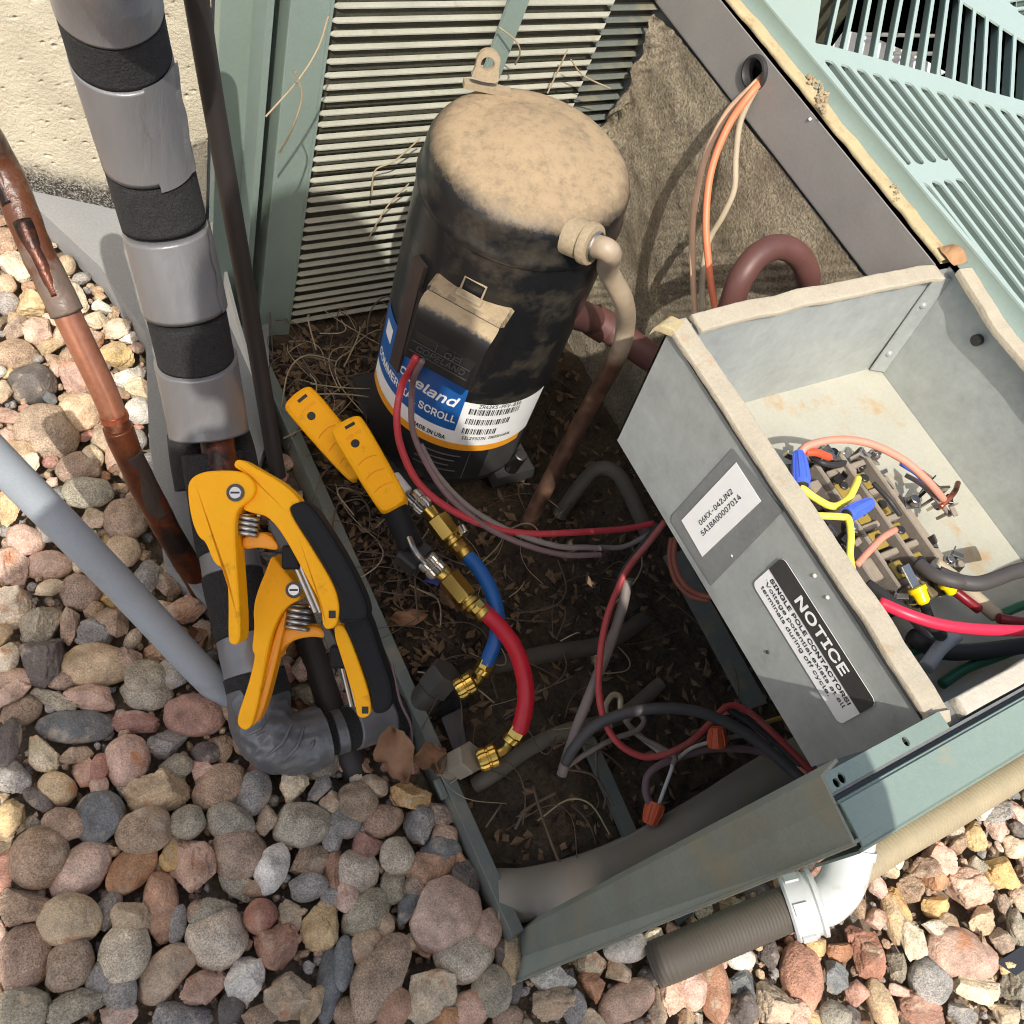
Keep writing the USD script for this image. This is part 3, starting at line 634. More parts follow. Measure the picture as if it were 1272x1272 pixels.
part(cb, 'foam_corner', foam([(.344, .232, zr + .0005), (.3405, .2395, zr - .002), (.3395, .242, zr - .008)], .012, .006, 13, n=14), 'foam_yellow', smooth=True)
def scrapf(u, v):
    P = np.stack([.573 + .016 * u, .230 + .016 * v, .4035 + .006 * np.sin(u * 3.1) * np.sin(v * 3.0)], 1); P[:, 2] += .004 * (meshkit.fbm(P * 200, 3, 4) - .5); P[:, 0] += .004 * (meshkit.noise(P * 150, 7) - .5); return P
part(cb, 'torn_corner_scrap', grid(scrapf, 16, 16), 'brown_scrap', smooth=True)
# labels on the side
O_ = bD; fx = unit(bD - bA); fn_ = unit(np.cross(fx, (A_ - bA))); fy = np.cross(fn_, fx)
if fn_[0] > 0: fn_ = -fn_
fy = unit((A_ - bA) - fx * ((A_ - bA) @ fx))
FN = fn_
def face_xy(u, v):
    d = ray(u, v); t = ((bA - CAM) @ FN) / (d @ FN); P = CAM + t * d - bA; return np.array([P @ fx, P @ fy])
FM = np.eye(4); FM[:3, 0], FM[:3, 1], FM[:3, 2], FM[:3, 3] = fx, fy, np.cross(fx, fy), bA
sgn = np.sign(np.cross(fx, fy) @ FN)
def decal(poly, lift=.0006, thick=.0003):
    m = trimesh.creation.extrude_polygon(poly, thick, engine='earcut'); m.apply_translation((0, 0, sgn * lift - (thick if sgn < 0 else 0))); m.apply_transform(FM); return m
def ftext(txt, x, y, h, lift, bold=False, width=None, rot=0):
    m = meshkit.text_mesh(txt, h, .0002, bold); b = m.bounds
    if width: m.vertices[:, 0] *= width / (b[1, 0] - b[0, 0])
    a = math.radians(rot); m.vertices[:, :2] = m.vertices[:, :2] @ np.array([[math.cos(a), math.sin(a)], [-math.sin(a), math.cos(a)]])
    m.apply_translation((x, y, sgn * lift)); m.apply_transform(FM); return m
q = np.array([face_xy(*p) for p in [(966, 696), (1099, 868), (1048, 899), (934, 728)]])
x0, x1 = (q[0, 0] + q[3, 0]) / 2, (q[1, 0] + q[2, 0]) / 2; y1, y0 = (q[0, 1] + q[1, 1]) / 2, (q[2, 1] + q[3, 1]) / 2
print('notice', x0, x1, y0, y1, sgn)
rr = Polygon([(x0, y0), (x1, y0), (x1, y1), (x0, y1)]).buffer(-.004).buffer(.004, quad_segs=6)
ys = y0 + (y1 - y0) * .57
nl = part(cb, 'notice_label', decal(rr), 'label_white', label='white and black warning label reading NOTICE')
part(nl, 'black_band', decal(rr.intersection(Polygon([(x0 - 1, ys), (x1 + 1, ys), (x1 + 1, 1), (x0 - 1, 1)])), .0009), 'label_dark')
w_ = x1 - x0; h_ = y1 - y0
part(nl, 'heading', ftext('NOTICE', x0 + w_ * .24, ys + h_ * .115, h_ * .2, .0012, True, w_ * .52), 'label_white')
part(nl, 'warning_text', cat(ftext('SINGLE POLE CONTACTORS!', x0 + w_ * .055, y0 + h_ * .43, h_ * .085, .0009, True, w_ * .87), ftext('Voltage potential exists at all', x0 + w_ * .055, y0 + h_ * .285, h_ * .085, .0009, False, w_ * .87), ftext('terminals during off cycle.', x0 + w_ * .055, y0 + h_ * .14, h_ * .085, .0009, False, w_ * .77)), 'ink')
q2 = np.array([face_xy(*p) for p in [(916, 574), (947, 622), (874, 691), (848, 646)]])
part(cb, 'paint_patch', decal(Polygon([face_xy(*p) for p in [(911, 557), (974, 634), (884, 727), (835, 648), (836, 640)]]).buffer(0), .0004), 'residue')
sl_ = part(cb, 'serial_label', decal(Polygon(q2).buffer(0), .0008), 'label_white', label='white serial sticker')
ex = unit(q2[0] - q2[3]); rot_ = math.degrees(math.atan2(ex[1], ex[0])); lenx = np.linalg.norm(q2[0] - q2[3]); upv = np.array([-ex[1], ex[0]])
if upv @ (q2[0] - q2[1]) < 0: upv = -upv
o1 = q2[3] + ex * lenx * .2 + (q2[2] - q2[3]) * .44; o2 = q2[3] + ex * lenx * .15 + (q2[2] - q2[3]) * .66
hh = np.linalg.norm(q2[2] - q2[3])
part(sl_, 'serial_text', cat(ftext('06KX-042JN2', *o1, hh * .12, .0011, False, lenx * .58, rot_), ftext('5A1BA00007014', *o2, hh * .12, .0011, False, lenx * .68, rot_)), 'ink')
for (u, v) in ((955, 560 + 160), (1012, 715), (1028, 742), (910, 690), (954, 810)):
    d = ray(u, v); t = ((bA - CAM) @ FN) / (d @ FN); part(cb, 'paint_chip', trimesh.creation.icosphere(1, .0012).apply_translation(CAM + t * d), 'white_paint' if v < 800 else 'ink')

# ================================================================== CONTACTOR in the box
ct = thing('contactor', 'dusty brown contactor block with brass contacts and screw terminals inside the grey box', 'contactor', loc=at(1090, 650, zf))
o = at(1082, 645, .33); o[2] = zf
CM = frame(o, (1, 0, 0), (0, 1, 0))
def cbx(lo, hi, bev=.0008): return boxm(lo, hi, CM, bev)
part(ct, 'base', cbx((-.026, -.046, 0), (.028, .046, .014)), 'bakelite_dark')
part(ct, 'mounting_plate', cbx((-.046, -.056, .0004), (.036, .054, .0024)), 'bakelite_dark')
for x in (-.0155, .004, .0225): part(ct, 'barrier_wall', cbx((x, -.046, .0141), (x + .0034, .046, .0305 + .003 * (x > 0))), 'bakelite')
for x0_, x1_ in ((-.0125, .0038), (.007, .0223)):
    for y in (-.046, -.026, -.006, .014, .034): part(ct, 'cross_wall', cbx((x0_ + .0005, y, .0141), (x1_ - .0005, y + .0042, .0315 if y in (-.046, .034) else .0295)), 'bakelite')
    for y in (-.0405, -.0185, .0, .02):
        part(ct, 'contact_plate', cbx((x0_ + .0030, y - .001, .0262), (x1_ - .0035, y + .011, .0286)), 'plate_brass')
for y in (-.036, .022): part(ct, 'end_lug', cbx((-.026, y, .0141), (-.016, y + .015, .026)), 'bakelite')
part(ct, 'side_terminal_block', cbx((.0285, -.040, .0026), (.0435, .026, .021)), 'bakelite')
part(ct, 'coil_bobbin', cbx((-.027, -.018, .0141), (-.0162, .016, .023)), 'bakelite_dark')
for i, (x, y, zz) in enumerate(((-.021, .05, .018), (-.008, .052, .02), (.004, .053, .02), (.033, .03, .016), (.034, .018, .016), (.034, .004, .014), (.033, -.035, .014), (-.03, .004, .016), (-.03, -.01, .016), (-.03, .03, .018))):
    Pq = o + [x, y, zz]
    tm = part(ct, 'terminal_tab', boxm((-.007, -.0055, -.006), (.007, .0055, 0), frame(Pq, (1, .2 * (i % 3 - 1), 0), (0, 1, 0)), .0006), 'dark_steel')
    part(tm, 'terminal_screw', rod(Pq, Pq + [0, 0, .005], .0040, sides=10), 'nickel')
    part(tm, 'blade', boxm((-.0012, -.0035, .0), (-.0004, .0035, .008), frame(Pq + [.0035, 0, 0], (1, .1, 0), (0, 1, 0))), 'steel')
for x, y in ((-.012, -.05), (.008, -.05)): part(ct, 'line_lug', cbx((x, y - .008, .012), (x + .008, y + .008, .026), .001), 'brass_dull')

crng = np.random.default_rng(31)
for i in range(26):      # small clips, tabs and screw heads crowding the contactor's ends and sides
    side = i % 4
    if side == 0: x, y = crng.uniform(-.026, .026), crng.uniform(.046, .062)
    elif side == 1: x, y = crng.uniform(.028, .040), crng.uniform(-.03, .045)
    elif side == 2: x, y = crng.uniform(-.04, -.024), crng.uniform(-.035, .045)
    else: x, y = crng.uniform(-.02, .024), crng.uniform(-.062, -.046)
    a = crng.uniform(0, 3.1); z_ = crng.uniform(.008, .030); Pq = o + [x, y, z_]; F_ = frame(Pq, (math.cos(a), math.sin(a), crng.normal(0, .2)), (-math.sin(a), math.cos(a), crng.normal(0, .2)))
    kd = i % 3
    if kd == 0: m = cat(boxm((-.005, -.003, -.0006), (.005, .003, .0006), F_, .0003), boxm((.003, -.003, -.0006), (.0042, .003, .006), F_, .0003))
    elif kd == 1: m = cat(rod(Pq, Pq + [0, 0, .0045], .0034, sides=10), boxm((-.0045, -.004, -.003), (.0045, .004, -.0005), F_, .0005))
    else: m = cat(boxm((-.006, -.0014, -.003), (.006, .0014, .003), F_, .0005), boxm((-.006, -.0012, -.008), (-.0048, .0012, -.002), F_, .0003))
    part(ct, 'terminal_clip', m, ['nickel', 'dark_steel', 'steel', 'bakelite'][int(crng.integers(4))])

for (u, v) in ((1036, 580), (1048, 573), (1061, 568), (1074, 565), (1086, 572), (1044, 594), (1058, 586), (1070, 580), (1150, 592), (1160, 601), (1171, 607), (1178, 619), (1165, 626), (1184, 634), (1158, 612), (1180, 696), (1189, 689), (1192, 702), (1120, 741), (1108, 749), (1131, 746), (1060, 655), (1066, 672), (1052, 668)):
    Pq = at(u, v, crng.uniform(.326, .336)); a = crng.uniform(0, 3.1); F_ = frame(Pq, (math.cos(a), math.sin(a), crng.normal(0, .25)), (-math.sin(a), math.cos(a), crng.normal(0, .25)))
    kd = int(crng.integers(3))
    if kd == 0: m = cat(boxm((-.004, -.0022, -.0005), (.004, .0022, .0005), F_, .0002), boxm((.0025, -.0022, -.0005), (.0034, .0022, .0045), F_, .0002), boxm((-.001, -.001, -.014), (.001, .001, -.0006), F_))
    elif kd == 1: m = cat(rod(Pq - [0, 0, .012], Pq + [0, 0, .002], .0026, sides=10), boxm((-.0032, -.003, -.003), (.0032, .003, -.0005), F_, .0004))
    else: m = cat(boxm((-.0045, -.0009, -.002), (.0045, .0009, .0025), F_, .0004), boxm((-.0045, -.001, -.012), (-.003, .001, -.001), F_, .0003))
    part(ct, 'terminal_clip', m, ['nickel', 'dark_steel', 'nickel', 'bakelite'][int(crng.integers(4))])
for x0_, x1_ in ((-.0125, .0038), (.007, .0223)):
    for y in (-.036, -.0135, .006, .026): part(ct, 'contact_screw', rod(o + [(x0_ + x1_) / 2, y, .0286], o + [(x0_ + x1_) / 2, y, .0305], .003, sides=10), 'dark_steel')

for i in range(34):      # more clutter between the rim and the block
    Pq = at(crng.uniform(1005, 1095), crng.uniform(575, 715), crng.uniform(.316, .334))
    if Pq[0] < .352 or Pq[0] > .40: continue
    a = crng.uniform(0, 3.1); F_ = frame(Pq, (math.cos(a), math.sin(a), crng.normal(0, .3)), (-math.sin(a), math.cos(a), crng.normal(0, .3)))
    part(ct, 'terminal_clip', cat(boxm((-.0045, -.0016, -.0022), (.0045, .0016, .0006), F_, .0004), boxm((-.0012, -.0012, -.016), (.0012, .0012, -.002), F_)), ['nickel', 'dark_steel', 'bakelite_dark', 'bakelite'][int(crng.integers(4))])

# ================================================================== COMPRESSOR
K0, K1, KR = np.array([.3657, .410, .05]), np.array([.3585, .4145, .35]), .0725
ka = unit(K1 - K0)
def kp(th, z, r=KR): return K0 + ka * (z - .05) + r * (math.cos(th) * np.array([1, 0, 0]) + math.sin(th) * np.array([0, 1, 0]))
co = thing('compressor', 'black scroll compressor with a dust covered domed top standing in the open compartment', 'compressor', loc=K0 - [0, 0, .04])
prof = [(.0, .018), (.062, .018), (.069, .024), (KR, .034), (KR, .293), (KR + .0012, .294), (KR + .0016, .297), (KR + .0012, .300), (KR - .0002, .302), (KR - .001, .307)]
rd = .030
for a in np.linspace(0, 90, 9): prof.append((KR - .001 - rd + rd * math.cos(math.radians(a)), .315 + rd * .72 * math.sin(math.radians(a))))
for r_ in np.linspace(KR - rd - .004, 0, 12): prof.append((r_, .3366 + .0085 * (1 - (r_ / .0415) ** 2)))
part(co, 'shell', lathe(prof, K0 - ka * .018, ka, 72), 'black_enamel', smooth=True)
for a in range(4):
    th = math.radians(40 + 90 * a); p_ = K0 + np.array([math.cos(th), math.sin(th), 0]) * .066 - ka * .008
    part(co, 'foot', hullm([p_ + d for d in ((-.022, -.022, 0), (.022, -.022, 0), (.022, .022, 0), (-.022, .022, 0), (-.02, -.02, .012), (.02, -.02, .012), (.02, .02, .012), (-.02, .02, .012))]), 'wire_black')
    part(co, 'rubber_mount', rod(p_ - [0, 0, .03], p_, .012), 'rubber')
part(co, 'foot_bolt', rod(kp(-1.05, .058, .077), kp(-1.05, .085, .080), .006), 'steel')
# lifting lug on top
lug = Polygon(chaikin([(-.012, 0), (-.0092, .008), (-.0098, .015), (-.006, .0205), (.001, .021), (.006, .017), (.006, .008), (.009, 0)], 2)).difference(circ((-.002, .0118), .0045))
lm_ = trimesh.creation.extrude_polygon(lug, .004, engine='earcut')
part(co, 'lifting_lug', lm_.apply_transform(frame(kp(1.83, .375, .056), (.93, -.35, .02), (.02, .22, 1))), 'dusty_metal')
part(co, 'lug_base', hullm([kp(1.83, .358, .056) + np.array(d) for d in ((-.014, .003, .009), (.016, -.009, .009), (.018, -.003, .009), (-.012, .009, .009), (-.014, .003, .013), (.016, -.009, .013), (.018, -.003, .013), (-.012, .009, .013))]), 'dusty_metal')
# printed label wrapped on the shell
def cylpatch(t0, t1, z0, z1, off, n=30):
    fn = lambda u, v: np.array([kp(math.radians(t0 + (t1 - t0) * a), z0 + (z1 - z0) * b, KR + off) for a, b in zip(u, v)])
    return grid(fn, n, 3)
def cyltext(txt, t0, z0, h, off=.0009, bold=False, span=None, slant=0, drift=0):
    m = meshkit.text_mesh(txt, h, .0002, bold); m = m.subdivide_to_size(.004) if False else m
    v = m.vertices.copy(); b = m.bounds
    if span: v[:, 0] *= span / (b[1, 0] - b[0, 0])
    v[:, 0] += slant * v[:, 1]
    V = np.array([kp(math.radians(t0) + x / KR, z0 + y + drift * x, KR + off + z) for x, y, z in v])
    return trimesh.Trimesh(V, m.faces, process=False)
lab = part(co, 'label_panel', cylpatch(-200, -62, .072, .178, .0003, 60), 'label_dark', smooth=True, label='printed label wrapped round the black shell')
part(lab, 'white_field', cylpatch(-200, -62, .124, .180, .0005, 60), 'label_white', smooth=True)
part(lab, 'blue_field', cylpatch(-200, -121.5, .141, .206, .0007, 40), 'label_blue', smooth=True)
part(lab, 'orange_stripe', cylpatch(-200, -70, .116, .1245, .0007, 50), 'label_orange', smooth=True)
part(lab, 'dark_field', cylpatch(-200, -93, .072, .1155, .0006, 40), 'label_black', smooth=True)
part(lab, 'brand_text', cat(cyltext('Copeland', -178, .171, .0115, .0010, True, .064, .25), cyltext('COMMERCIAL SCROLL', -197, .1515, .0085, .0010, True, .093)), 'label_white')
part(lab, 'brand_emblem', cylpatch(-194, -183.5, .180, .196, .0010, 6), 'label_white', smooth=True)
rb = np.random.default_rng(3); ms = []
for row, zz, hb in ((0, .166, .0075), (1, .153, .0075), (2, .140, .0075)):
    t = -117.0
    while t < (-82 - 6 * row):
        w = rb.choice([.35, .7, 1.1]); ms.append(cylpatch(t, t + w, zz, zz + hb, .0008, 2)); t += w + rb.choice([.4, .8])
part(lab, 'barcode', cat(ms), 'ink')
part(lab, 'small_print', cat(cyltext('ZR42K5-PFV-830', -112, .1755, .0045, .0009, False, .036), cyltext('13L29507N', -116, .1325, .0042, .0009, False, .02), cyltext('208/230 V 60 Hz', -98, .1335, .0036, .0009, False, .02), cyltext('MADE IN USA', -150, .1275, .0048, .0009, True, .03)), 'ink')
part(lab, 'warning_lines', cat(*[cylpatch(-142, -112 - 3 * (i % 3), .106 - .0075 * i, .1078 - .0075 * i, .0008, 8) for i in range(4)], cylpatch(-106.5, -106, .074, .114, .0008, 2)), 'ink_grey')
# terminal cover
th0, nf, zt_, cw, chh, dp = -2.4601, .1, .2369, .0571, .0589, .0295
rad = np.array([math.cos(th0), math.sin(th0), 0]); tn = np.array([-math.sin(th0), math.cos(th0), 0]); ctop = K0 + ka * zt_ + rad * nf + tn * .0053 - ka * .0
TM = np.eye(4); TM[:3, 0], TM[:3, 1], TM[:3, 2], TM[:3, 3] = tn, ka, rad, ctop
TM[:3, :3] = np.linalg.qr(TM[:3, :3])[0] * np.sign(np.diag(np.linalg.qr(TM[:3, :3])[1]))
tcv = part(co, 'terminal_cover', hullm([(TM @ np.array([sx * (cw / 2 - ins_), y_, n_, 1]))[:3] for sx in (-1, 1) for y_, n_, ins_ in ((0, -.014, .001), (0, -.010, .0005), (-.0015, -.0055, .0005), (-.005, -.002, .001), (-.010, -.0004, .0015), (-.016, 0, .002), (-chh + .003, 0, .002), (-chh, -.003, .001), (-chh, -.014, .001))]), 'black_plastic')
part(tcv, 'cover_base', boxm((-cw / 2 - .001, -chh + .004, -dp - .012), (cw / 2 + .001, .0015, -.0155), TM, .0025), 'black_plastic')
part(tcv, 'cover_chamfer', hullm([(TM @ np.array([*p, 1]))[:3] for p in ((-cw / 2 + .004, -.022, -.001), (cw / 2 - .004, -.022, -.001), (cw / 2 - .004, -chh + .004, 0), (-cw / 2 + .012, -chh + .004, 0), (-cw / 2 + .006, -.034, .0018), (cw / 2 - .006, -.034, .0018), (cw / 2 - .006, -chh + .006, .0018), (-cw / 2 + .016, -chh + .006, .0018))]), 'black_plastic')
def tct(txt, x, y, h, w):
    m = meshkit.text_mesh(txt, h, .0004, True); b = m.bounds; m.vertices[:, 0] *= w / (b[1, 0] - b[0, 0]); m.vertices[:, 0] += .2 * m.vertices[:, 1]; m.apply_translation((x, y, .0022)); m.apply_transform(TM); return m
part(tcv, 'embossed_brand', cat(tct('COPELAND', -.020, -.042, .006, .038), tct('C', .0, -.034, .006, .005), tct('E', .006, -.034, .006, .005)), 'label_dark')
part(tcv, 'emboss_frame', cat(*[boxm(lo, hi, TM) for lo, hi in (((-.024, -.0345, .0021), (.022, -.0338, .0027)), ((-.024, -.045, .0021), (.022, -.0443, .0027)), ((-.006, -.034, .0021), (-.0052, -.026, .0027)), ((.013, -.034, .0021), (.0138, -.026, .0027)))]), 'label_dark')
clip = [np.array([-.009, 0, -.024]), np.array([-.009, .014, -.028]), np.array([.007, .014, -.028]), np.array([.007, 0, -.024])]
part(tcv, 'wire_clip', cat(tube([(TM @ np.array([*p, 1]))[:3] for p in clip], .0009, sides=6, smooth=False), boxm((-.011, -.002, -.027), (.009, .0042, -.020), TM, .001)), 'dusty_metal')
part(co, 'side_strip', cat(*[hullm([kp(math.radians(a + d), z, KR + o_) for d in (-4.5, 4.5) for z in (.17, .285) for o_ in (.0, .004)]) for a in (-172, )]), 'bark_strip')
part(co, 'side_bracket', hullm([kp(math.radians(-162 + d), z, KR + o_) for d in (-2, 2) for z in (.205, .27) for o_ in (.0, .008)]), 'label_black')
# fittings for the pipes
def kcyl(u, v):
    d = ray(u, v); w = CAM - K0; dp_ = d - (d @ ka) * ka; wp = w - (w @ ka) * ka; a, b, c = dp_ @ dp_, 2 * dp_ @ wp, wp @ wp - KR * KR
    D = b * b - 4 * a * c; t = (-b - math.sqrt(max(D, 0))) / 2 / a; return CAM + t * d
f0 = kcyl(722, 298); fout = unit(np.array([.38, -.86, .30]))
part(co, 'discharge_fitting', cat(rod(f0 - fout * .016, f0 + fout * .004, .0130, .0124, 20, .2), lathe([(.0118, .0035), (.0138, .004), (.0140, .0075), (.0132, .0098), (.009, .010)], f0, fout, 24)), 'dusty_metal')
part(co, 'fitting_nut', rod(f0 + fout * .0098, f0 + fout * .0125, .0098, sides=20), 'nickel')
# ------------------------------------------------ copper and suction pipes
px_b = at(655, 652, .02)
def vert(z, base=px_b, dx=0, dy=0): return np.array([base[0] + dx, base[1] + dy, z])
pc = thing('discharge_pipe', 'dusty copper discharge pipe curving down from the compressor shoulder to the base', 'pipe', loc=px_b)
zc = [.24, .265]
part(pc, 'pipe', tube([f0 + fout * .009, f0 + fout * .022, at(755, 335, .318), at(774, 372, .296), at(777, 404, .262), at(768, 440, .235), at(735, 500, .165), at(690, 583, .09), at(655, 652, .03)], [.0074] * 9, 18), 'copper_two')
sp = thing('suction_pipe', 'thick dull brown suction pipe with a U bend rising behind the grey box', 'pipe', loc=at(760, 412, 0))
part(sp, 'lower_run', tube([kcyl(712, 392) - [.01, -.01, 0], at(738, 398, .195), at(768, 416, .19), at(812, 446, .182), at(858, 470, .175), at(905, 478, .18)], .0125, 18), 'suction_pipe')
part(sp, 'u_bend', tube([at(884, 432, .26), at(906, 385, .30), at(920, 346, .325), at(942, 317, .338), at(968, 307, .341), at(992, 318, .335), at(1004, 346, .315), at(1006, 400, .25)], .0093, 18, n=10), 'suction_pipe')
part(sp, 'coupling', tube([at(735, 396, .196), at(754, 408, .192)], .0142, 18), 'suction_pipe')
# low pipes in the compartment
def lone(name, px, r, mat, label, category='pipe', group=None, **k):
    return solo(name, ptube(px, r, **k), mat, label, category, group)
lone('bent_pipe', [(695, 640, .03), (716, 610, .06), (742, 583, .085), (768, 590, .09), (792, 635, .07), (806, 668, .05)], .0068, 'grey_pipe', 'bent grey-brown pipe arching under the left edge of the grey box')
lone('floor_pipe', [(590, 975, .02), (612, 962, .03), (660, 928, .034), (705, 908, .036), (770, 890, .03), (820, 850, .028)], .0066, 'grey_pipe', 'grey pipe lying on the soil behind the red hose end')
lone('rusty_pipe', [(600, 830, .03), (680, 812, .035), (750, 800, .04), (800, 770, .04)], .0075, 'grey_pipe_dark', 'dark dusty pipe lying in shadow right of the red hose')
lone('front_conduit', [(616, 1112, .018), (660, 1110, .022), (730, 1092, .026), (800, 1062, .03), (880, 1015, .036), (950, 970, .042), (1010, 935, .05)], .0195, 'grey_hose', 'wide grey-brown drain hose lying along the front inside the compartment', 'hose')
def bar(name, a, b, w, mat, label):
    a, b = at(*a), at(*b); d = unit(b - a); s = unit(np.cross(d, [0, 0, 1])) * w
    return solo(name, hullm([p + o_ for p in (a, b) for o_ in (s, -s, s + [0, 0, .006], -s + [0, 0, .006])]), mat, label, 'metal bar')
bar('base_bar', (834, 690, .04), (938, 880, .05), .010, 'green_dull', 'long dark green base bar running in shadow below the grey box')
bar('floor_bar', (728, 920, .024), (782, 1042, .03), .006, 'green_dull', 'short dark green bar lying on the soil left of the lower orange wire nut')
solo('metal_scrap', slab([at(*p) for p in [(548, 892, .03), (572, 880, .03), (580, 925, .034), (566, 945, .03)]], .002), 'wire_dark_grey', 'small dark green bracket between the two valve caps', 'bracket')
# service valves with caps
def valve(c, d, r, mat, label):
    c = at(*c); d = unit(d); t = thing('service_valve', label, 'valve', c, 'service valves under the hoses')
    part(t, 'cap', hexm(c - d * r * .2, c + d * r * 1.25, r, 6), mat, smooth=False)
    part(t, 'body', rod(c - d * r * 1.6, c - d * r * .15, r * .78, sides=16), mat); part(t, 'valve_base', rod(c - d * r * 1.7 - [0, 0, .03], c - d * r * 1.2, r * .5), 'cap_dark')
valve((540, 852, .045), (.5, .2, .75), .0145, 'cap_dark', 'dark hexagonal service valve cap at the blue hose end')
valve((571, 948, .045), (.35, -.1, .9), .0128, 'cap_grey', 'dusty tan hexagonal service valve cap at the red hose end')

# ------------------------------------------------ gauge hoses with brass fittings
def hose(px, r, mat, label, valve_, ferr0, ferr1, nut, tube_):
    t = thing('charging_hose', label, 'hose', at(*px[len(px) // 2]))
    part(t, 'hose', ptube(px, r, sides=18, n=10), mat)
    a, b = at(*valve_[0]), at(*valve_[1]); d = unit(b - a); L = np.linalg.norm(b - a)
    v = part(t, 'valve_body', hexm(a, b, .0098, 6), 'brass', smooth=False)
    part(v, 'collar', cat(rod(a - d * .010, a + d * .001, .0055), rod(b - d * .001, b + d * .010, .007), lathe([(.007, L + .002), (.0095, L + .003), (.0095, L + .006), (.007, L + .007)], a, d, 20)), 'brass')
    for (p, q_) in (ferr0, ferr1):
        P, Q = at(*p), at(*q_); part(t, 'ferrule', cat(hexm(P, P + (Q - P) * .6, .0074, 8), rod(P + (Q - P) * .55, Q, .0074)), 'brass')
    part(t, 'hose_stem', ptube(tube_, .0034, sides=10), 'brass')
    part(t, 'knurled_nut', knurl(at(*nut[0]), at(*nut[1]), .0088, 14), 'brass', smooth=20)
    return t
hb = hose([(574, 684, .095), (592, 703, .097), (608, 730, .098), (617, 760, .096), (617, 790, .09), (608, 815, .082), (603, 826, .078)], .0060, 'hose_blue', 'blue charging hose with brass fittings left of the red hose', [(541, 643, .098), (560, 668, .096)], ((566, 673, .096), (581, 692, .095)), ((606, 820, .079), (597, 839, .072)), ((588, 846, .066), (566, 859, .062)), [(598, 836, .073), (594, 845, .069), (584, 850, .066)])
hr = hose([(598, 757, .10), (620, 778, .102), (640, 806, .104), (651, 840, .104), (653, 870, .10), (648, 898, .092), (643, 908, .088)], .0065, 'hose_red', 'red charging hose with brass fittings curving over the soil', [(557, 717, .10), (580, 745, .10)], ((588, 749, .10), (604, 766, .10)), ((645, 903, .089), (633, 922, .08)), ((618, 936, .07), (594, 946, .066)), [(635, 918, .08), (628, 930, .075), (615, 938, .071)])
part(hb, 'valve_lever', hullm([at(569, 640, .108) + d for d in np.array([(-.004, -.003, 0), (.004, .003, 0), (-.006, -.004, .012), (.005, .003, .012)])]), 'valve_blue')
part(hb, 'lever_pin', rod(at(572, 655, .102), at(578, 664, .104), .004), 'nickel')
part(hr, 'valve_lever', hullm([at(545, 728, .085), at(527, 722, .08), at(534, 708, .08), at(548, 716, .09), at(541, 722, .078)]), 'valve_blue')
# ------------------------------------------------ yellow pressure probes
def probe(top, bot, wpx, label, tail):
    a, b = at(*top), at(*bot); t = thing('pressure_probe', label, 'pressure probe', b, 'yellow pressure probes')
    d = unit(b - a); L = np.linalg.norm(b - a); view = unit(CAM - (a + b) / 2); s = unit(np.cross(d, view)); n_ = np.cross(s, d); w = wpx * depth(a) / F / 2
    MM = np.eye(4); MM[:3, 0], MM[:3, 1], MM[:3, 2], MM[:3, 3] = s, d, n_, a - n_ * .016
    MM[:3, 0] = np.cross(d, n_)
    out = [(-w * .86, 0), (w * .86, 0), (w, .12 * L), (w * .96, .5 * L), (w * .88, L * .93), (w * .6, L), (-w * .6, L), (-w * .88, L * .93), (-w * .96, .5 * L), (-w, .12 * L)]
    Y = part(t, 'body', bevel_prism(out, .022, .0035, MM, 3), 'tool_yellow', smooth=False)
    tr = lambda p: (MM @ np.array([*p, 1]))[:3]
    part(t, 'back_grip', bevel_prism([(p[0] * .96 , p[1]) for p in out], .012, .002, MM @ np.array([[1, 0, 0, 0], [0, 1, 0, 0], [0, 0, 1, -.0105], [0, 0, 0, 1]]), 3), 'rubber', smooth=False)
    for k in range(3):
        yy = L * (.5 + .155 * k); pts = [tr((w * .86 * x, yy - .004 * (1 - x * x), .0222 - .0022 * x ** 4)) for x in np.linspace(-1, 1, 9)]; part(Y, 'grip_groove', tube(pts, .0005, sides=6, n=2), 'tool_yellow_dark')
    part(Y, 'power_slot', hullm([tr(p) for p in ((-w * .45, .075 * L, .0218), (w * .15, .075 * L, .0218), (w * .15, .105 * L, .0218), (-w * .45, .105 * L, .0218), (-w * .45, .075 * L, .0226), (w * .15, .075 * L, .0226), (w * .15, .105 * L, .0226), (-w * .45, .105 * L, .0226))]), 'label_black')
    part(Y, 'button', rod(tr((w * .1, .27 * L, .0205)), tr((w * .1, .27 * L, .0228)), .0035, sides=14), 'label_black')
    icon = [meshkit.text_mesh('ON', .0028, .0003), meshkit.text_mesh('OFF', .0028, .0003)]
    for i, m in enumerate(icon): m.apply_translation((-w * .55 + .007 * i, .17 * L, .0221)); m.apply_transform(MM)
    part(Y, 'icons', cat(icon), 'tool_yellow_dark')
    return t, MM, L, w
p1, *_ = probe((367, 490, .10), (452, 590, .085), 45, 'yellow pressure probe lying behind, nearest the left rail', None)
p2, MM2, L2, _ = probe((428, 524, .125), (492, 632, .118), 44, 'yellow pressure probe in front, reaching toward the red hose', None)
part(p2, 'stem', rod(at(488, 628, .110), at(512, 682, .10), .0105, .010), 'rubber')
part(p2, 'end_block', boxm((-.013, -.010, -.008), (.013, .010, .008), frame(at(514, 690, .094), at(525, 680, .094) - at(505, 700, .094), at(520, 700, .094) - at(508, 680, .094)), .002), 'dark_steel')
part(p2, 'tip_tube', ptube([(508, 668, .112), (513, 680, .113), (521, 692, .112), (532, 702, .108)], .0026, sides=10), 'nickel')
part(p2, 'knurled_nut', knurl(at(528, 694, .106), at(545, 712, .101), .0088, 20), 'nickel', smooth=20)
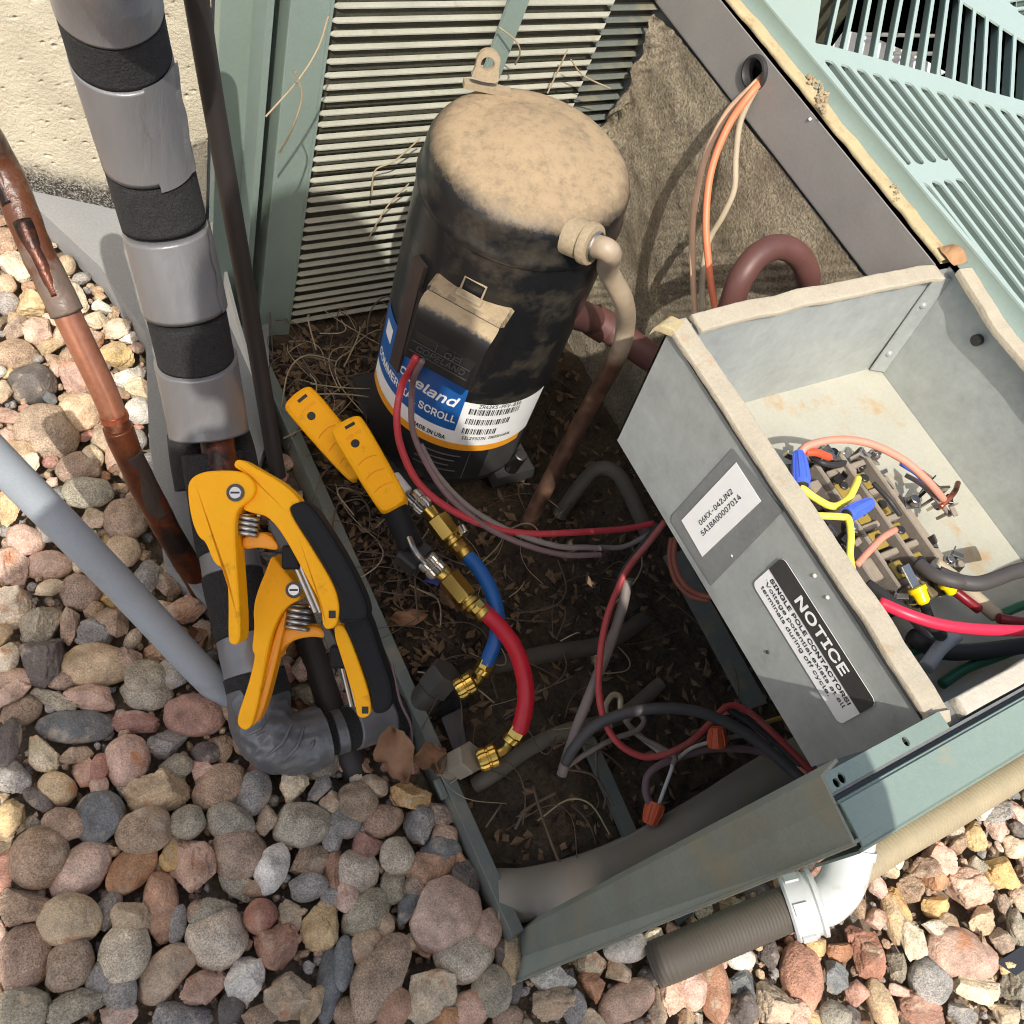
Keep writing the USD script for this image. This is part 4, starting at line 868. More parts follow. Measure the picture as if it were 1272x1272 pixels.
part(p2, 'nut_neck', rod(at(544, 711, .1), at(558, 720, .1), .0055), 'brass')
part(p1, 'stem', rod(at(450, 588, .08), at(492, 606, .09), .0095), 'rubber')
part(p1, 'white_tip', rod(at(488, 592, .10), at(505, 613, .10), .006), 'label_white')
part(p1, 'knurled_nut', knurl(at(510, 615, .1), at(529, 634, .099), .0088, 20), 'nickel', smooth=20)
part(p1, 'nut_neck', rod(at(528, 632, .099), at(541, 644, .098), .0055), 'brass')

# ------------------------------------------------ wires
def wire(px, r, mat, label, name='wire', cat_='wire', group=None, **k): return solo(name, ptube(px, r, sides=10, **k), mat, label, cat_, group, smooth=True)
def wirex(pts, r, mat, label): return solo('wire', tube([onx(*p) for p in pts], r, sides=10), mat, label, 'wire', smooth=True)
g0 = np.array([XW + .01, hc[0], hc[1]])
wirex([(950, 92, XW + .006), (934, 108, XW - .01), (902, 142, .556), (876, 196, .546), (862, 260, .538), (860, 320, .53), (864, 390, .52), (872, 420, .515)], .0026, 'wire_peach', 'pale peach wire hanging from the grommet, leftmost of three')
wirex([(950, 96, XW + .006), (936, 112, XW - .014), (906, 154, .546), (884, 210, .534), (877, 270, .526), (880, 325, .52), (888, 380, .512), (898, 410, .508)], .0028, 'wire_orange', 'bright orange wire hanging from the grommet, middle of three')
wirex([(950, 99, XW + .006), (938, 112, XW - .008), (920, 150, .558), (914, 195, .556), (912, 235, .552), (898, 268, .548), (880, 300, .542), (873, 340, .53), (872, 390, .52)], .0024, 'wire_beige', 'thin beige wire hanging from the grommet, rightmost of three')
jb = lambda u, v: (TM @ np.array([u, v, .004, 1]))[:3]
w0 = [jb(-.0195, -.050)]
solo('wire', tube([jb(-.017, -.047), at(508, 462, .19), at(499, 480, .195), at(493, 515, .185), at(498, 555, .165), at(520, 600, .145), at(560, 633, .13), at(610, 655, .12), at(660, 663, .118), at(720, 661, .12), at(775, 657, .125), at(812, 650, .13)], .0028, 10), 'wire_red', 'dull red wire looping from the terminal cover across to the grey box', 'wire', smooth=True)
solo('wire', tube([jb(-.012, -.047), at(514, 470, .185), at(511, 500, .185), at(513, 535, .165), at(528, 572, .15), at(556, 615, .135), at(600, 652, .122), at(650, 676, .116), at(700, 689, .114), at(746, 689, .114)], .0024, 10), 'wire_mauve', 'mauve-grey wire looping from the terminal cover over the soil', 'wire', smooth=True)
wire([(522, 552, .15), (545, 592, .138), (585, 632, .126), (635, 660, .118), (690, 678, .117), (730, 680, .117), (747, 681, .117)], .0024, 'wire_grey', 'grey-brown wire lying just above the mauve-grey wire')
wire([(745, 680, .112), (775, 679, .113), (805, 664, .12), (822, 652, .13)], .0022, 'wire_grey', 'thin grey wire running from the grey wire ends up under the box')
wire([(826, 648, .16), (806, 674, .15), (782, 704, .14), (766, 735, .13), (752, 775, .12), (745, 820, .11), (744, 862, .10), (752, 898, .09), (770, 925, .085), (800, 940, .085), (832, 935, .09), (862, 918, .095), (885, 895, .10), (905, 877, .105), (930, 884, .108), (970, 920, .11), (1012, 962, .115)], .0027, 'wire_red_dusty', 'long red wire dropping from the box and looping round to the corner post')
wire([(818, 652, .15), (795, 682, .142), (775, 710, .135), (768, 730, .128)], .0028, 'wire_black', 'short black wire beside the top of the long red wire')
wire([(780, 720, .135), (772, 758, .12), (758, 800, .105), (738, 850, .09), (718, 900, .075), (703, 945, .06), (698, 962, .05)], .0043, 'wire_grey', 'thick grey cable slanting down left of the dark gap under the box', 'cable', 'cable')
wire([(702, 948, .06), (716, 925, .075), (742, 900, .09), (785, 884, .105), (835, 880, .115), (880, 888, .118), (925, 910, .12), (965, 940, .122), (1003, 975, .125)], .0045, 'wire_dark_grey', 'thick dark grey cable arching over the soil to the corner post', 'cable', 'cable')
wire([(905, 880, .098), (935, 900, .1), (970, 928, .102), (1006, 964, .108)], .003, 'wire_black', 'black wire tucked under the red wire near the corner post')
wire([(1006, 968, .11), (975, 933, .10), (940, 905, .096), (915, 885, .094), (898, 884, .094)], .0026, 'wire_salmon', 'salmon wire between the thick grey cable and the corner post')
wire([(700, 955, .055), (730, 935, .065), (762, 918, .07), (790, 908, .072), (800, 895, .072), (790, 886, .07), (780, 898, .068), (795, 915, .068), (820, 928, .07), (838, 940, .072), (836, 950, .07)], .0022, 'wire_grey', 'thin grey wire with a small loop in the middle of the soil')
wire([(758, 905, .06), (752, 880, .064), (760, 864, .066), (770, 866, .066), (772, 884, .064), (785, 905, .062), (815, 930, .06), (838, 946, .06)], .0024, 'wire_beige', 'beige wire bent into a narrow upright loop under the dark grey cable')
wire([(808, 1000, .052), (802, 982, .056), (806, 962, .06), (824, 948, .064), (852, 938, .066), (890, 930, .068), (945, 934, .07), (985, 955, .08)], .0031, 'wire_mauve', 'brown-mauve wire curling down into the lower orange wire nut')
wire([(818, 1000, .054), (826, 978, .06), (834, 956, .066), (836, 946, .068)], .0016, 'wire_white', 'thin white wire rising from the lower orange wire nut')
wire([(838, 946, .068), (858, 930, .07), (880, 922, .072)], .0016, 'wire_white', 'thin white wire reaching the upper orange wire nut')
wire([(900, 918, .074), (925, 914, .074), (955, 925, .075)], .002, 'wire_grey', 'short grey wire leaving the upper orange wire nut to the right')
wire([(834, 668, .10), (832, 695, .09), (840, 722, .085), (858, 740, .085), (880, 746, .09)], .0024, 'wire_orange_dark', 'dull orange wire loop under the box, outer of two')
wire([(838, 668, .10), (838, 700, .094), (850, 726, .09), (868, 738, .09), (884, 742, .095)], .0024, 'wire_orange_dark', 'dull orange wire loop under the box, inner of two')
wire([(950, 898, .09), (966, 893, .09), (990, 888, .09)], .002, 'wire_yellow_dull', 'short dull yellow wire sticking out under the box bottom')
def wirenut(a, b, r, mat, label, fins=8):
    a, b = np.asarray(a), np.asarray(b); t = thing('wire_nut', label, 'wire nut', b)
    d = unit(b - a); L = np.linalg.norm(b - a)
    part(t, 'shell', lathe([(r * .78, 0), (r * .95, 0), (r, L * .1), (r * .96, L * .45), (r * .72, L * .92), (r * .6, L), (0, L), (0, L * .98)], a, d, 20), mat)
    part(t, 'socket', rod(a - d * .0001, a + d * .002, r * .76), 'bakelite_dark')
    x = unit(np.cross(d, [.3, .2, .9])); y = np.cross(d, x); ms = []
    for k in range(fins):
        an = 2 * math.pi * k / fins; rr_ = math.cos(an) * x + math.sin(an) * y
        ms.append(tube([a + d * L * .12 + rr_ * r * .98, a + d * L * .5 + rr_ * r * .93, a + d * L * .92 + rr_ * r * .7], r * .11, sides=6, n=3))
    part(t, 'ribs', cat(ms), mat)
wirenut(at(815, 997, .052), at(806, 1024, .045), .0078, 'nut_orange', 'orange wire nut hanging lowest over the soil')
wirenut(at(891, 928, .074), at(890, 903, .082), .0078, 'nut_orange', 'orange wire nut against the thick dark grey cable')
# inside the box
zb = .31
wirenut(at(996, 603, 0.3553), at(992, 562, 0.3553), .0050, 'nut_blue', 'blue wire nut standing by the foam rim at the contactor corner')
wirenut(at(1052, 640, 0.3610), at(1082, 624, 0.3610), .0047, 'nut_blue', 'blue wire nut lying across the middle of the contactor')
wire([(994, 604, 0.3537), (1012, 618, 0.3537), (1035, 629, 0.3553), (1053, 620, 0.3553), (1062, 605, 0.3537), (1066, 594, 0.3496)], .0022, 'wire_yellow', 'yellow wire curving from the upright blue wire nut to the contactor')
wire([(1005, 640, 0.3553), (1025, 641, 0.3594), (1046, 642, 0.3610), (1054, 645, 0.3619), (1057, 665, 0.3610), (1056, 690, 0.3553), (1060, 715, 0.3471)], .0021, 'wire_yellow', 'yellow wire bent at the lying blue wire nut and running to the rim')
wire([(994, 563, 0.3512), (1005, 553, 0.3553), (1040, 546, 0.3594), (1080, 551, 0.3610), (1120, 570, 0.3578), (1150, 595, 0.3512), (1172, 620, 0.3389)], .0024, 'wire_salmon', 'long salmon wire arching over the back of the contactor')
wire([(1000, 562, 0.3496), (1014, 562, 0.3496), (1030, 568, 0.3430)], .0025, 'wire_orange_red', 'short orange-red wire beside the upright blue wire nut')
wire([(1064, 702, 0.3471), (1080, 684, 0.3496), (1096, 668, 0.3496), (1112, 658, 0.3471)], .0021, 'wire_salmon', 'short salmon wire from the contactor front to the rim')
wire([(1078, 726, 0.3348), (1095, 738, 0.3389), (1120, 757, 0.3430), (1150, 772, 0.3430), (1170, 790, 0.3348)], .0035, 'wire_black', 'black wire behind the bright red cable at the foam rim')
wire([(1092, 748, 0.3676), (1130, 764, 0.3717), (1170, 776, 0.3725), (1220, 782, 0.3725), (1290, 784, 0.3725)], .0032, 'wire_bright_red', 'bright red cable crossing the front of the box', 'cable', 'cable')
wire([(1165, 712, 0.3430), (1190, 722, 0.3471), (1215, 725, 0.3496), (1240, 718, 0.3512), (1262, 710, 0.3528), (1300, 702, 0.3528)], .0047, 'wire_dark_grey', 'thick charcoal cable leaving the contactor to the right', 'cable', 'cable')
wire([(1140, 700, 0.3389), (1160, 714, 0.3446), (1182, 722, 0.3479), (1200, 724, 0.3479)], .0042, 'wire_dark_grey', 'thick charcoal cable stub at the contactor lug', 'cable', 'cable')
wire([(1186, 734, 0.3348), (1200, 745, 0.3348), (1216, 757, 0.3332)], .003, 'wire_dark_red', 'short dark red wire out of the smaller yellow terminal')
wire([(1240, 768, 0.3348), (1262, 772, 0.3364), (1300, 776, 0.3364)], .0032, 'wire_dark_red', 'dark red wire entering at the right border above the bright red cable')
wire([(1160, 700, 0.3348), (1190, 722, 0.3332), (1215, 745, 0.3315), (1238, 765, 0.3299)], .0046, 'wire_beige', 'stiff beige-grey cable slanting down from the contactor lug', 'cable', 'cable')
wire([(1150, 830, 0.3266), (1168, 805, 0.3307), (1188, 788, 0.3348)], .0046, 'grey_conduit', 'short grey cable end below the bright red cable', 'cable', 'cable')
wire([(1130, 790, 0.3184), (1160, 806, 0.3184), (1200, 810, 0.3200), (1290, 800, 0.3225)], .0052, 'wire_black', 'thick black cable low in the front of the box', 'cable', 'cable')
wire([(1125, 812, 0.3118), (1155, 800, 0.3143), (1180, 790, 0.3143)], .0032, 'wire_green', 'short green wire at the left, low in the box')
wire([(1170, 850, 0.3118), (1200, 830, 0.3143), (1240, 815, 0.3159), (1290, 796, 0.3184)], .0032, 'wire_green', 'long green wire running low to the right in the box')
wire([(1240, 765, 0.3184), (1262, 755, 0.3225), (1290, 745, 0.3266)], .003, 'wire_green', 'green wire at the right border beside the dark red wire')
wire([(1148, 748, 0.3266), (1152, 762, 0.3307), (1158, 775, 0.3266), (1166, 784, 0.3225)], .003, 'wire_black', 'short black wire below the larger yellow terminal')
def ins_term(a, b, r, label):
    t = thing('yellow_terminal', label, 'terminal', b); a, b = at(*a), at(*b); d = unit(b - a)
    part(t, 'sleeve', rod(a, b, r * 1.02, r * .86, 12, .3), 'terminal_yellow'); part(t, 'rim', lathe([(r * .9, -.0), (r * 1.18, .0005), (r * 1.18, .003), (r * .95, .0036)], a, d, 14), 'terminal_yellow')
    part(t, 'spade', boxm((-.0035, -.014, -.0006), (.0035, .001, .0006), frame(a, np.cross(d, [0, 0, 1]), d), .0003), 'nickel')
ins_term((1138, 729, 0.3414), (1149, 750, 0.3389), .0046, 'larger yellow crimp terminal below the contactor')
ins_term((1173, 722, 0.3397), (1184, 737, 0.3364), .0040, 'smaller yellow crimp terminal with a dark red wire')
rr_ = np.random.default_rng(5)
wire([(1000, 575, 0.3184), (1020, 585, 0.3200), (1040, 590, 0.3217)], .003, 'wire_black', 'black wire bundle end beside the upright blue wire nut')
wire([(1120, 575, 0.3430), (1140, 588, 0.3414), (1150, 600, 0.3364)], .0022, 'nut_blue', 'short purple-blue wire under the long salmon wire')

for i, (pts, r_, mt_, lb) in enumerate((([(1010, 568, .335), (1022, 575, .338), (1040, 578, .336), (1055, 572, .332)], .002, 'wire_black', 'black jumper wire at the back end of the contactor'), ([(1125, 590, .335), (1145, 602, .338), (1165, 622, .335), (1180, 640, .328)], .0016, 'wire_grey', 'thin grey wire at the right side of the contactor'), ([(1168, 630, .334), (1185, 612, .338), (1190, 600, .334)], .0018, 'copper', 'bare copper wire end sticking up right of the contactor'), ([(1100, 742, .332), (1112, 755, .33), (1135, 770, .326), (1155, 800, .318)], .0028, 'wire_grey', 'grey wire dropping from the contactor front to the box floor'), ([(1085, 600, .345), (1105, 622, .346), (1118, 640, .342)], .0016, 'wire_black', 'thin black wire across the middle of the contactor'))):
    wire([(u, v, z) for u, v, z in pts], r_, mt_, lb)

# ================================================================== PIPES LEFT OF THE CABINET
def px_of(P):
    q_ = R.T @ (np.asarray(P) - CAM); return 636 + F * q_[0] / q_[2], 636 + F * q_[1] / q_[2]
IR = .0285
ip = smooth_path([at(*p) for p in [(96, -190, .53), (122, -60, .45), (143, 40, .392), (190, 222, .285), (234, 400, .190), (257, 520, .115), (270, 610, .082), (290, 720, .062), (308, 800, .05), (322, 862, .04), (340, 905, .034)]], 30)
ys_ = np.array([px_of(p)[1] for p in ip])
def seg(y0, y1): 
    m = (ys_ >= y0) & (ys_ <= y1); return ip[m]
ins = thing('insulated_pipe', 'thick pipe in black foam banded with grey duct tape, bending into the cabinet', 'pipe', loc=at(330, 905, 0))
def taped(pts, r, crease=.0006, seed=0, sides=48, ridged=False):
    m = tube(pts, r, sides, smooth=False); v = m.vertices; nz = meshkit.fbm(v * np.array([60, 60, 18]), 3, seed) - .5
    if ridged: nz = .6 - np.abs(meshkit.noise(v * np.array([70, 150, 110]), seed) * 2 - 1) + .5 * nz
    c = pts[np.argmin(((v[:, None] - pts[None]) ** 2).sum(-1), 1)]; d = v - c; d /= np.maximum(np.linalg.norm(d, axis=1, keepdims=True), 1e-9); m.vertices = v + d * nz[:, None] * crease; return m
bands = [(-190, 8, 't'), (8, 68, 'f'), (66, 203, 't'), (201, 280, 'f'), (278, 388, 't'), (386, 446, 'f'), (444, 540, 'T'), (560, 690, 'f'), (684, 715, 't'), (713, 792, 'f'), (788, 838, 't'), (836, 872, 'f'), (868, 930, 'e')]
for y0, y1, kd in bands:
    s = seg(y0, y1)
    if len(s) < 3: continue
    if kd == 'f': part(ins, 'foam_sleeve', taped(s, IR - (.0006 if y0 < 500 else .0052), .0012, 2), 'foam_black', smooth=True)
    elif kd == 'e': pass
    else:
        rr = IR + (.0 if kd == 't' else .0018) - (0 if y0 < 600 else .006)
        tp = part(ins, 'duct_tape', taped(s, rr, .0022, int(y0) % 17), 'duct_tape', smooth=True)
        if y0 in (66, 278):   # overlapping tape end seen as a flap on the right side
            j = s; T_ = unit(s[-1] - s[0]); vw = unit(CAM - s[len(s) // 2]); rt_ = unit(np.cross(T_, vw)); rt_ = rt_ if rt_ @ R[:, 0] > 0 else -rt_
            n_ = np.cross(rt_, T_); n_ = n_ if n_ @ vw > 0 else -n_
            def fl_(u, v, s=s, rr=rr):
                i = np.clip((u * (len(s) - 1)).astype(int), 0, len(s) - 1); a = math.radians(12 if y0 == 66 else 62) + v * math.radians(60) ; a = a - math.radians(10) * u + math.radians(3) * np.sin(u * 14)
                a = np.where(v < .05, a + .02 * np.sin(u * 40), a); return s[i] + (rr + .0011 + .0012 * (v > .9))[:, None] * (np.sin(a)[:, None] * rt_ + np.cos(a)[:, None] * n_)
            part(tp, 'tape_end', grid(fl_, 40, 14), 'duct_tape', smooth=True)
part(ins, 'pipe_end', tube([seg(530, 600)[0] + R[:, 0] * .006 - R[:, 2] * .002, seg(560, 640)[5] + R[:, 0] * .01 - R[:, 2] * .012, seg(600, 680)[3] + R[:, 0] * .012], .013, 16), 'copper_rust')
part(ins, 'inner_foam', tube([at(285, 520, .09), at(300, 570, .08), at(310, 640, .06)], .0125, 16), 'foam_black')
part(ins, 'foam_block', tube([at(236, 540, .075), at(240, 572, .07), at(246, 606, .06)], .018, 18), 'foam_black')
part(ins, 'elbow_wrap', taped(smooth_path([at(*p) for p in [(320, 858, .040), (325, 893, .036), (340, 918, .033), (370, 924, .031), (402, 914, .030)]], 40), .0225, .0026, 9, 72, True), 'tape_dark', smooth=True)
for k_, (a_, b_) in enumerate((((300, 915, .056), (335, 890, .062)), ((330, 940, .05), (362, 900, .06)), ((352, 945, .048), (378, 902, .056)), ((375, 940, .046), (394, 902, .05)))):
    part(ins, 'tape_wrinkle', tube([at(*a_), at((a_[0] + b_[0]) / 2 + 4, (a_[1] + b_[1]) / 2 + 3, a_[2] + .006), at(*b_)], [.0006, .0018, .0006], 8), 'tape_dark', smooth=True)
part(ins, 'floor_run', taped(smooth_path([at(*p) for p in [(392, 916, .030), (430, 906, .027), (470, 894, .019), (520, 878, .010), (570, 862, .006)]], 12), .0165, .0008, 4), 'foam_black', smooth=True)
part(ins, 'duct_tape', taped(smooth_path([at(*p) for p in [(436, 904, .0255), (455, 898, .022), (480, 890, .017)]], 8), .0182, .0004, 5), 'duct_tape', smooth=True)
part(ins, 'tape_ring', taped(smooth_path([at(*p) for p in [(414, 911, .029), (421, 909, .029), (427, 907, .029)]], 4), .0172, .0003, 6), 'tape_dark', smooth=True)
solo('black_conduit', tube([at(238, -40, .425), at(262, 110, .335), at(290, 270, .232), at(318, 430, .12), at(345, 592, .02)], .0074, 16), 'black_conduit', 'thin dark brown conduit rising along the cabinet between taped pipe and side panel', 'conduit')
solo('black_conduit', tube([at(372, 760, .02), at(395, 830, .018), at(418, 900, .014), at(440, 955, .008), at(448, 985, -.01)], .0105, 16), 'black_conduit', 'dark conduit leaning behind the lower yellow clamp into the stones', 'conduit')
cl = thing('copper_line', 'bare copper line with peeling tape residue leaning over the stones at far left', 'pipe', loc=at(250, 740, 0))
cpts = [at(-40, 140, .335), at(0, 205, .292), (at(48, 315, .262)), at(88, 400, .232), at(130, 488, .19), at(160, 565, .145), at(198, 640, .09), at(240, 712, .035), at(262, 750, .01)]
cpp = smooth_path(cpts, 24); cy = np.array([px_of(p)[1] for p in cpp])
cs = lambda a, b: cpp[(cy >= a) & (cy <= b)]
part(cl, 'pipe', tube(cpp, .0088, 20, smooth=False), 'copper_bright')
part(cl, 'peeling_tape', taped(cs(120, 392), .0104, .0035, 3), 'tape_residue', smooth=True)
part(cl, 'rust_streak', taped(cs(212, 262) + R[:, 2] * -.005 + R[:, 0] * -.0015, .0062, .002, 5), 'copper_rust', smooth=True)
part(cl, 'rust_streak', taped(cs(276, 372) + R[:, 2] * -.0052 + R[:, 0] * .0012, .0058, .003, 6), 'copper_rust', smooth=True)
part(cl, 'stained_lower_pipe', taped(cs(530, 760), .0098, .003, 7), 'copper_rust', smooth=True)
part(cl, 'solder_ring', tube(cs(512, 522), .0096, 20, smooth=False), 'copper')
part(cl, 'bark_flake', taped(cs(560, 640) + R[:, 2] * -.002 + R[:, 0] * .002, .0082, .003, 8), 'bark_strip', smooth=True)
solo('grey_conduit', tube([at(-60, 512, .215), at(0, 574, .18), at(80, 655, .135), at(160, 738, .085), at(230, 813, .045), at(290, 875, .01)], .0118, 28), 'grey_conduit', 'fat pale grey plastic conduit slanting across the stones to the taped elbow', 'conduit', smooth=True)
for i, (u, v, z) in enumerate(((306, 520, .03), (318, 535, .02))): solo('rust_flake', slab([at(u, v, z), at(u + 9, v + 22, z), at(u + 3, v + 34, z), at(u - 5, v + 12, z)], .002), 'wire_orange_dark', ['upper', 'lower'][i] + ' rusty orange flake at the foot of the side panel beside the black conduit', 'rust flake')

# ================================================================== YELLOW PIPE CLAMPS
def zc(x, y): return 220 + x / 3.347, 560 + y / 3.347
def cam_frame(d, tilt=0.0, pivot=(330, 700)):
    M_ = np.eye(4); M_[:3, 0], M_[:3, 1], M_[:3, 2], M_[:3, 3] = R[:, 0], R[:, 1], R[:, 2], CAM + R[:, 2] * d; return M_
def cpoly(pts, d): return [((zc(*p)[0] - 636) / F * d, (zc(*p)[1] - 636) / F * d) for p in pts]
def cpt(x, y, d): u, v = zc(x, y); return cp(u, v, d)
def clamp(label, D, jaw, arm, grip, springc, springr, low, lever, pivot, side=None, slot=None):
    t = thing('pipe_clamp', label, 'clamp', cpt(*springc, D), 'yellow pipe clamps')
    j = part(t, 'jaw_handle', bevel_prism(cpoly(jaw, D), .021, .0015, cam_frame(D), 3), 'tool_yellow', smooth=False)
    if side: part(t, 'handle_inner_side', bevel_prism(cpoly(side, D), .016, .0015, cam_frame(D + .006), 2), 'tool_yellow_dark', smooth=False)
    a = part(t, 'arm_handle', bevel_prism(cpoly(arm, D), .016, .0014, cam_frame(D + .0035), 3), 'tool_yellow', smooth=False)
    part(t, 'rubber_grip', bevel_prism(cpoly(grip, D), .022, .0028, cam_frame(D + .0015), 3), 'rubber', smooth=False)
    part(t, 'lower_jaw', bevel_prism(cpoly(low, D), .018, .002, cam_frame(D + .012), 2), 'tool_yellow_dark', smooth=False)
    part(t, 'lever', bevel_prism(cpoly(lever, D), .008, .001, cam_frame(D + .013), 2), 'dark_steel', smooth=False)
    # steel rods beside the lever
    l0, l1 = np.mean(np.array(lever)[:2], 0), np.mean(np.array(lever)[2:4], 0)
    for o_ in (-14, 8): part(t, 'lever_rod', rod(cpt(l0[0] + (l1[0] - l0[0]) * .45 + o_ + 30, l0[1] + (l1[1] - l0[1]) * .45, D + .012), cpt(l1[0] + o_ - 5, l1[1] - 20, D + .012), .0017), 'steel')
    lm = (l0 * .6 + l1 * .4); part(t, 'lever_knob', boxm((-.006, -.008, 0), (.006, .008, .006), cam_frame(D) @ np.array([[1, 0, 0, (zc(*lm)[0] - 636) / F * D], [0, 1, 0, (zc(*lm)[1] - 636) / F * D], [0, 0, 1, .008], [0, 0, 0, 1]]), .0015), 'rubber')
    # coil spring
    sc, w = np.array(springc), springr; th = np.linspace(0, 2 * np.pi * 4, 110); hgt = w * 1.9
    ctr = cpt(*sc, D + .011); s = w / 3.347 * D / F
    ax = unit(-.10 * R[:, 0] + R[:, 1]); s1 = unit(R[:, 0] + .10 * R[:, 1]); P = [ctr + ax * (hgt / 3.347 * D / F) * (tt / th[-1] - .5) + s * (math.cos(tt) * s1 + .55 * math.sin(tt) * R[:, 2]) for tt in th]
    part(t, 'spring', tube(P, .0016, 8, smooth=False), 'steel', smooth=True)
    if pivot:
        pv = cpt(*pivot, D); part(j, 'pivot_pin', rod(pv + R[:, 2] * .002, pv - R[:, 2] * .0012, .0044, sides=20), 'steel'); part(j, 'pivot_ring', lathe([(.0042, 0), (.0058, .0), (.0058, .0008), (.0042, .0008)], pv, -R[:, 2], 20), 'dark_steel')
        part(j, 'pin_slot', boxm((-.0028, -.0006, -.0019), (.0028, .0006, -.001), cam_frame(D) @ np.array([[1, 0, 0, (zc(*pivot)[0] - 636) / F * D], [0, 1, 0, (zc(*pivot)[1] - 636) / F * D], [0, 0, 1, 0], [0, 0, 0, 1]])), 'label_black')
    if slot: 
        u, v = zc(*slot); c = cp(u, v, D + .0033); part(a, 'handle_slot', boxm((-.0022, -.0024, -.0003), (.0022, .0024, .0005), np.block([[R, c[:, None]], [np.zeros((1, 3)), np.ones((1, 1))]])), 'label_black')
    return t
clamp('lower yellow pipe clamp with black grip, standing behind the upper clamp', .655,
      [(395, 425), (430, 478), (500, 560), (520, 615), (455, 645), (415, 705), (385, 790), (345, 1010), (318, 1130), (290, 1166), (252, 1150), (248, 1108), (290, 990), (326, 850), (308, 832), (320, 740), (314, 655), (335, 575), (368, 500)],
      [(636, 735), (690, 720), (730, 820), (800, 1020), (806, 1108), (745, 1122), (736, 1050), (690, 900)],
      [(686, 730), (700, 690), (780, 640), (846, 850), (898, 990), (890, 1085), (808, 1105), (806, 1020), (745, 840)],
      (498, 690), 52, [(430, 742), (585, 735), (606, 792), (545, 782), (470, 796), (420, 830), (395, 900), (400, 780)],
      [(575, 700), (628, 745), (752, 1050), (738, 1118), (640, 900), (590, 790)], (486, 578),
      side=[(450, 650), (440, 720), (400, 900), (345, 1110), (300, 1160), (300, 1120), (360, 900), (405, 735)], slot=(782, 1078))
clamp('upper yellow pipe clamp with black grip, nearest the camera on the taped pipe', .615,
      [(45, 122), (100, 86), (200, 80), (272, 86), (318, 122), (328, 170), (298, 212), (240, 250), (242, 400), (258, 600), (266, 775), (250, 808), (222, 806), (210, 785), (213, 600), (198, 492), (150, 470), (118, 378), (88, 362), (58, 290), (42, 185)],
      [(222, 62), (246, 24), (345, 84), (430, 130), (520, 215), (474, 222), (458, 252), (560, 410), (650, 560), (674, 650), (664, 722), (638, 746), (600, 742), (594, 645), (540, 540), (395, 278), (300, 258), (256, 240), (325, 180), (312, 120), (262, 84)],
      [(455, 246), (480, 216), (540, 206), (632, 335), (722, 490), (792, 640), (790, 710), (690, 722), (668, 715), (676, 650), (652, 560), (560, 408)],
      (290, 305), 46, [(246, 352), (345, 335), (402, 392), (396, 420), (318, 404), (246, 416)],
      [(335, 275), (400, 290), (592, 650), (598, 735), (500, 560), (420, 440)], (243, 174), slot=(645, 680))

# ================================================================== TRAP AND DRAIN HOSES OUTSIDE
def corr(px, r, pitch=.0042, amp=.0011):
    P = smooth_path([at(*p) for p in px], 40); L = np.r_[0, np.cumsum(np.linalg.norm(np.diff(P, axis=0), axis=1))]; n = int(L[-1] / pitch * 6)
    Q = np.stack([np.interp(np.linspace(0, L[-1], n), L, P[:, k]) for k in range(3)], 1); rr = r + amp * np.cos(np.arange(n) * 2 * np.pi / 6)
    rr = rr * np.clip(np.arange(n) / 5, .0, 1) ** .5
    return tube(Q, list(rr), 24, smooth=False)
solo('corrugated_hose', corr([(808, 1200, .015), (840, 1188, .026), (890, 1166, .034), (940, 1145, .04), (990, 1124, .046)], .0170, .0030, .00018), 'hose_brown', 'dark brown corrugated hose running into the white plastic trap', 'hose', smooth=True)
solo('corrugated_hose', corr([(1060, 1082, .03), (1110, 1050, .03), (1180, 1010, .03), (1240, 974, .03), (1310, 932, .03)], .0135, .0042, .0010), 'hose_tan', 'tan corrugated hose along the stones below the bright green front rail', 'hose', smooth=True)
tp_ = thing('plastic_trap', 'white plastic U shaped drain trap under the green rail corner', 'drain trap', loc=at(1030, 1110, 0))
part(tp_, 'u_bend', tube([at(988, 1126, .046), at(1010, 1123, .052), at(1026, 1119, .057), at(1044, 1100, .063), at(1054, 1070, .07), at(1060, 1035, .08), at(1066, 1000, .09)], .0180, 28, n=12), 'pvc_white', smooth=True)
ca, cb_ = at(984, 1128, .044), at(1012, 1121, .053); dca = unit(cb_ - ca)
part(tp_, 'collar', lathe([(.014, -.004), (.0235, -.004), (.0255, -.002), (.0255, .013), (.0238, .0145), (.0238, .0165), (.0262, .018), (.0262, .021), (.018, .023)], ca, dca, 32), 'pvc_white')
xa = unit(np.cross(dca, [0, 0, 1])); ya_ = np.cross(xa, dca)
for k in range(6):
    an = k * math.pi / 3 + .4; rdv = math.cos(an) * xa + math.sin(an) * ya_
    part(tp_, 'collar_grip', boxm((-.0045, -.001, 0), (.0045, .0012, .011), frame(ca + rdv * .0255, np.cross(rdv, dca), rdv) @ np.array([[1, 0, 0, 0], [0, 1, 0, 0], [0, 0, 1, -.001 if True else 0], [0, 0, 0, 1]]), .0004) if False else hullm([ca + rdv * h_ + dca * z_ + np.cross(rdv, dca) * w__ for h_ in (.0245, .0268) for z_ in (.0, .0105) for w__ in (-.0045, .0045)]), 'pvc_white')
part(tp_, 'elbow_rim', lathe([(.0172, 0), (.0196, 0), (.0196, .007), (.0172, .007)], at(1056, 1062, .072), unit(at(1060, 1035, .08) - at(1054, 1070, .07)), 28), 'pvc_white')
solo('black_edging', hullm([at(u, v, z) for u, v in ((1238, 1196), (1262, 1180), (1310, 1150), (1310, 1180), (1262, 1212)) for z in (.01, .022)]), 'black_edging', 'flat black plastic piece among the stones at the right border', 'edging')
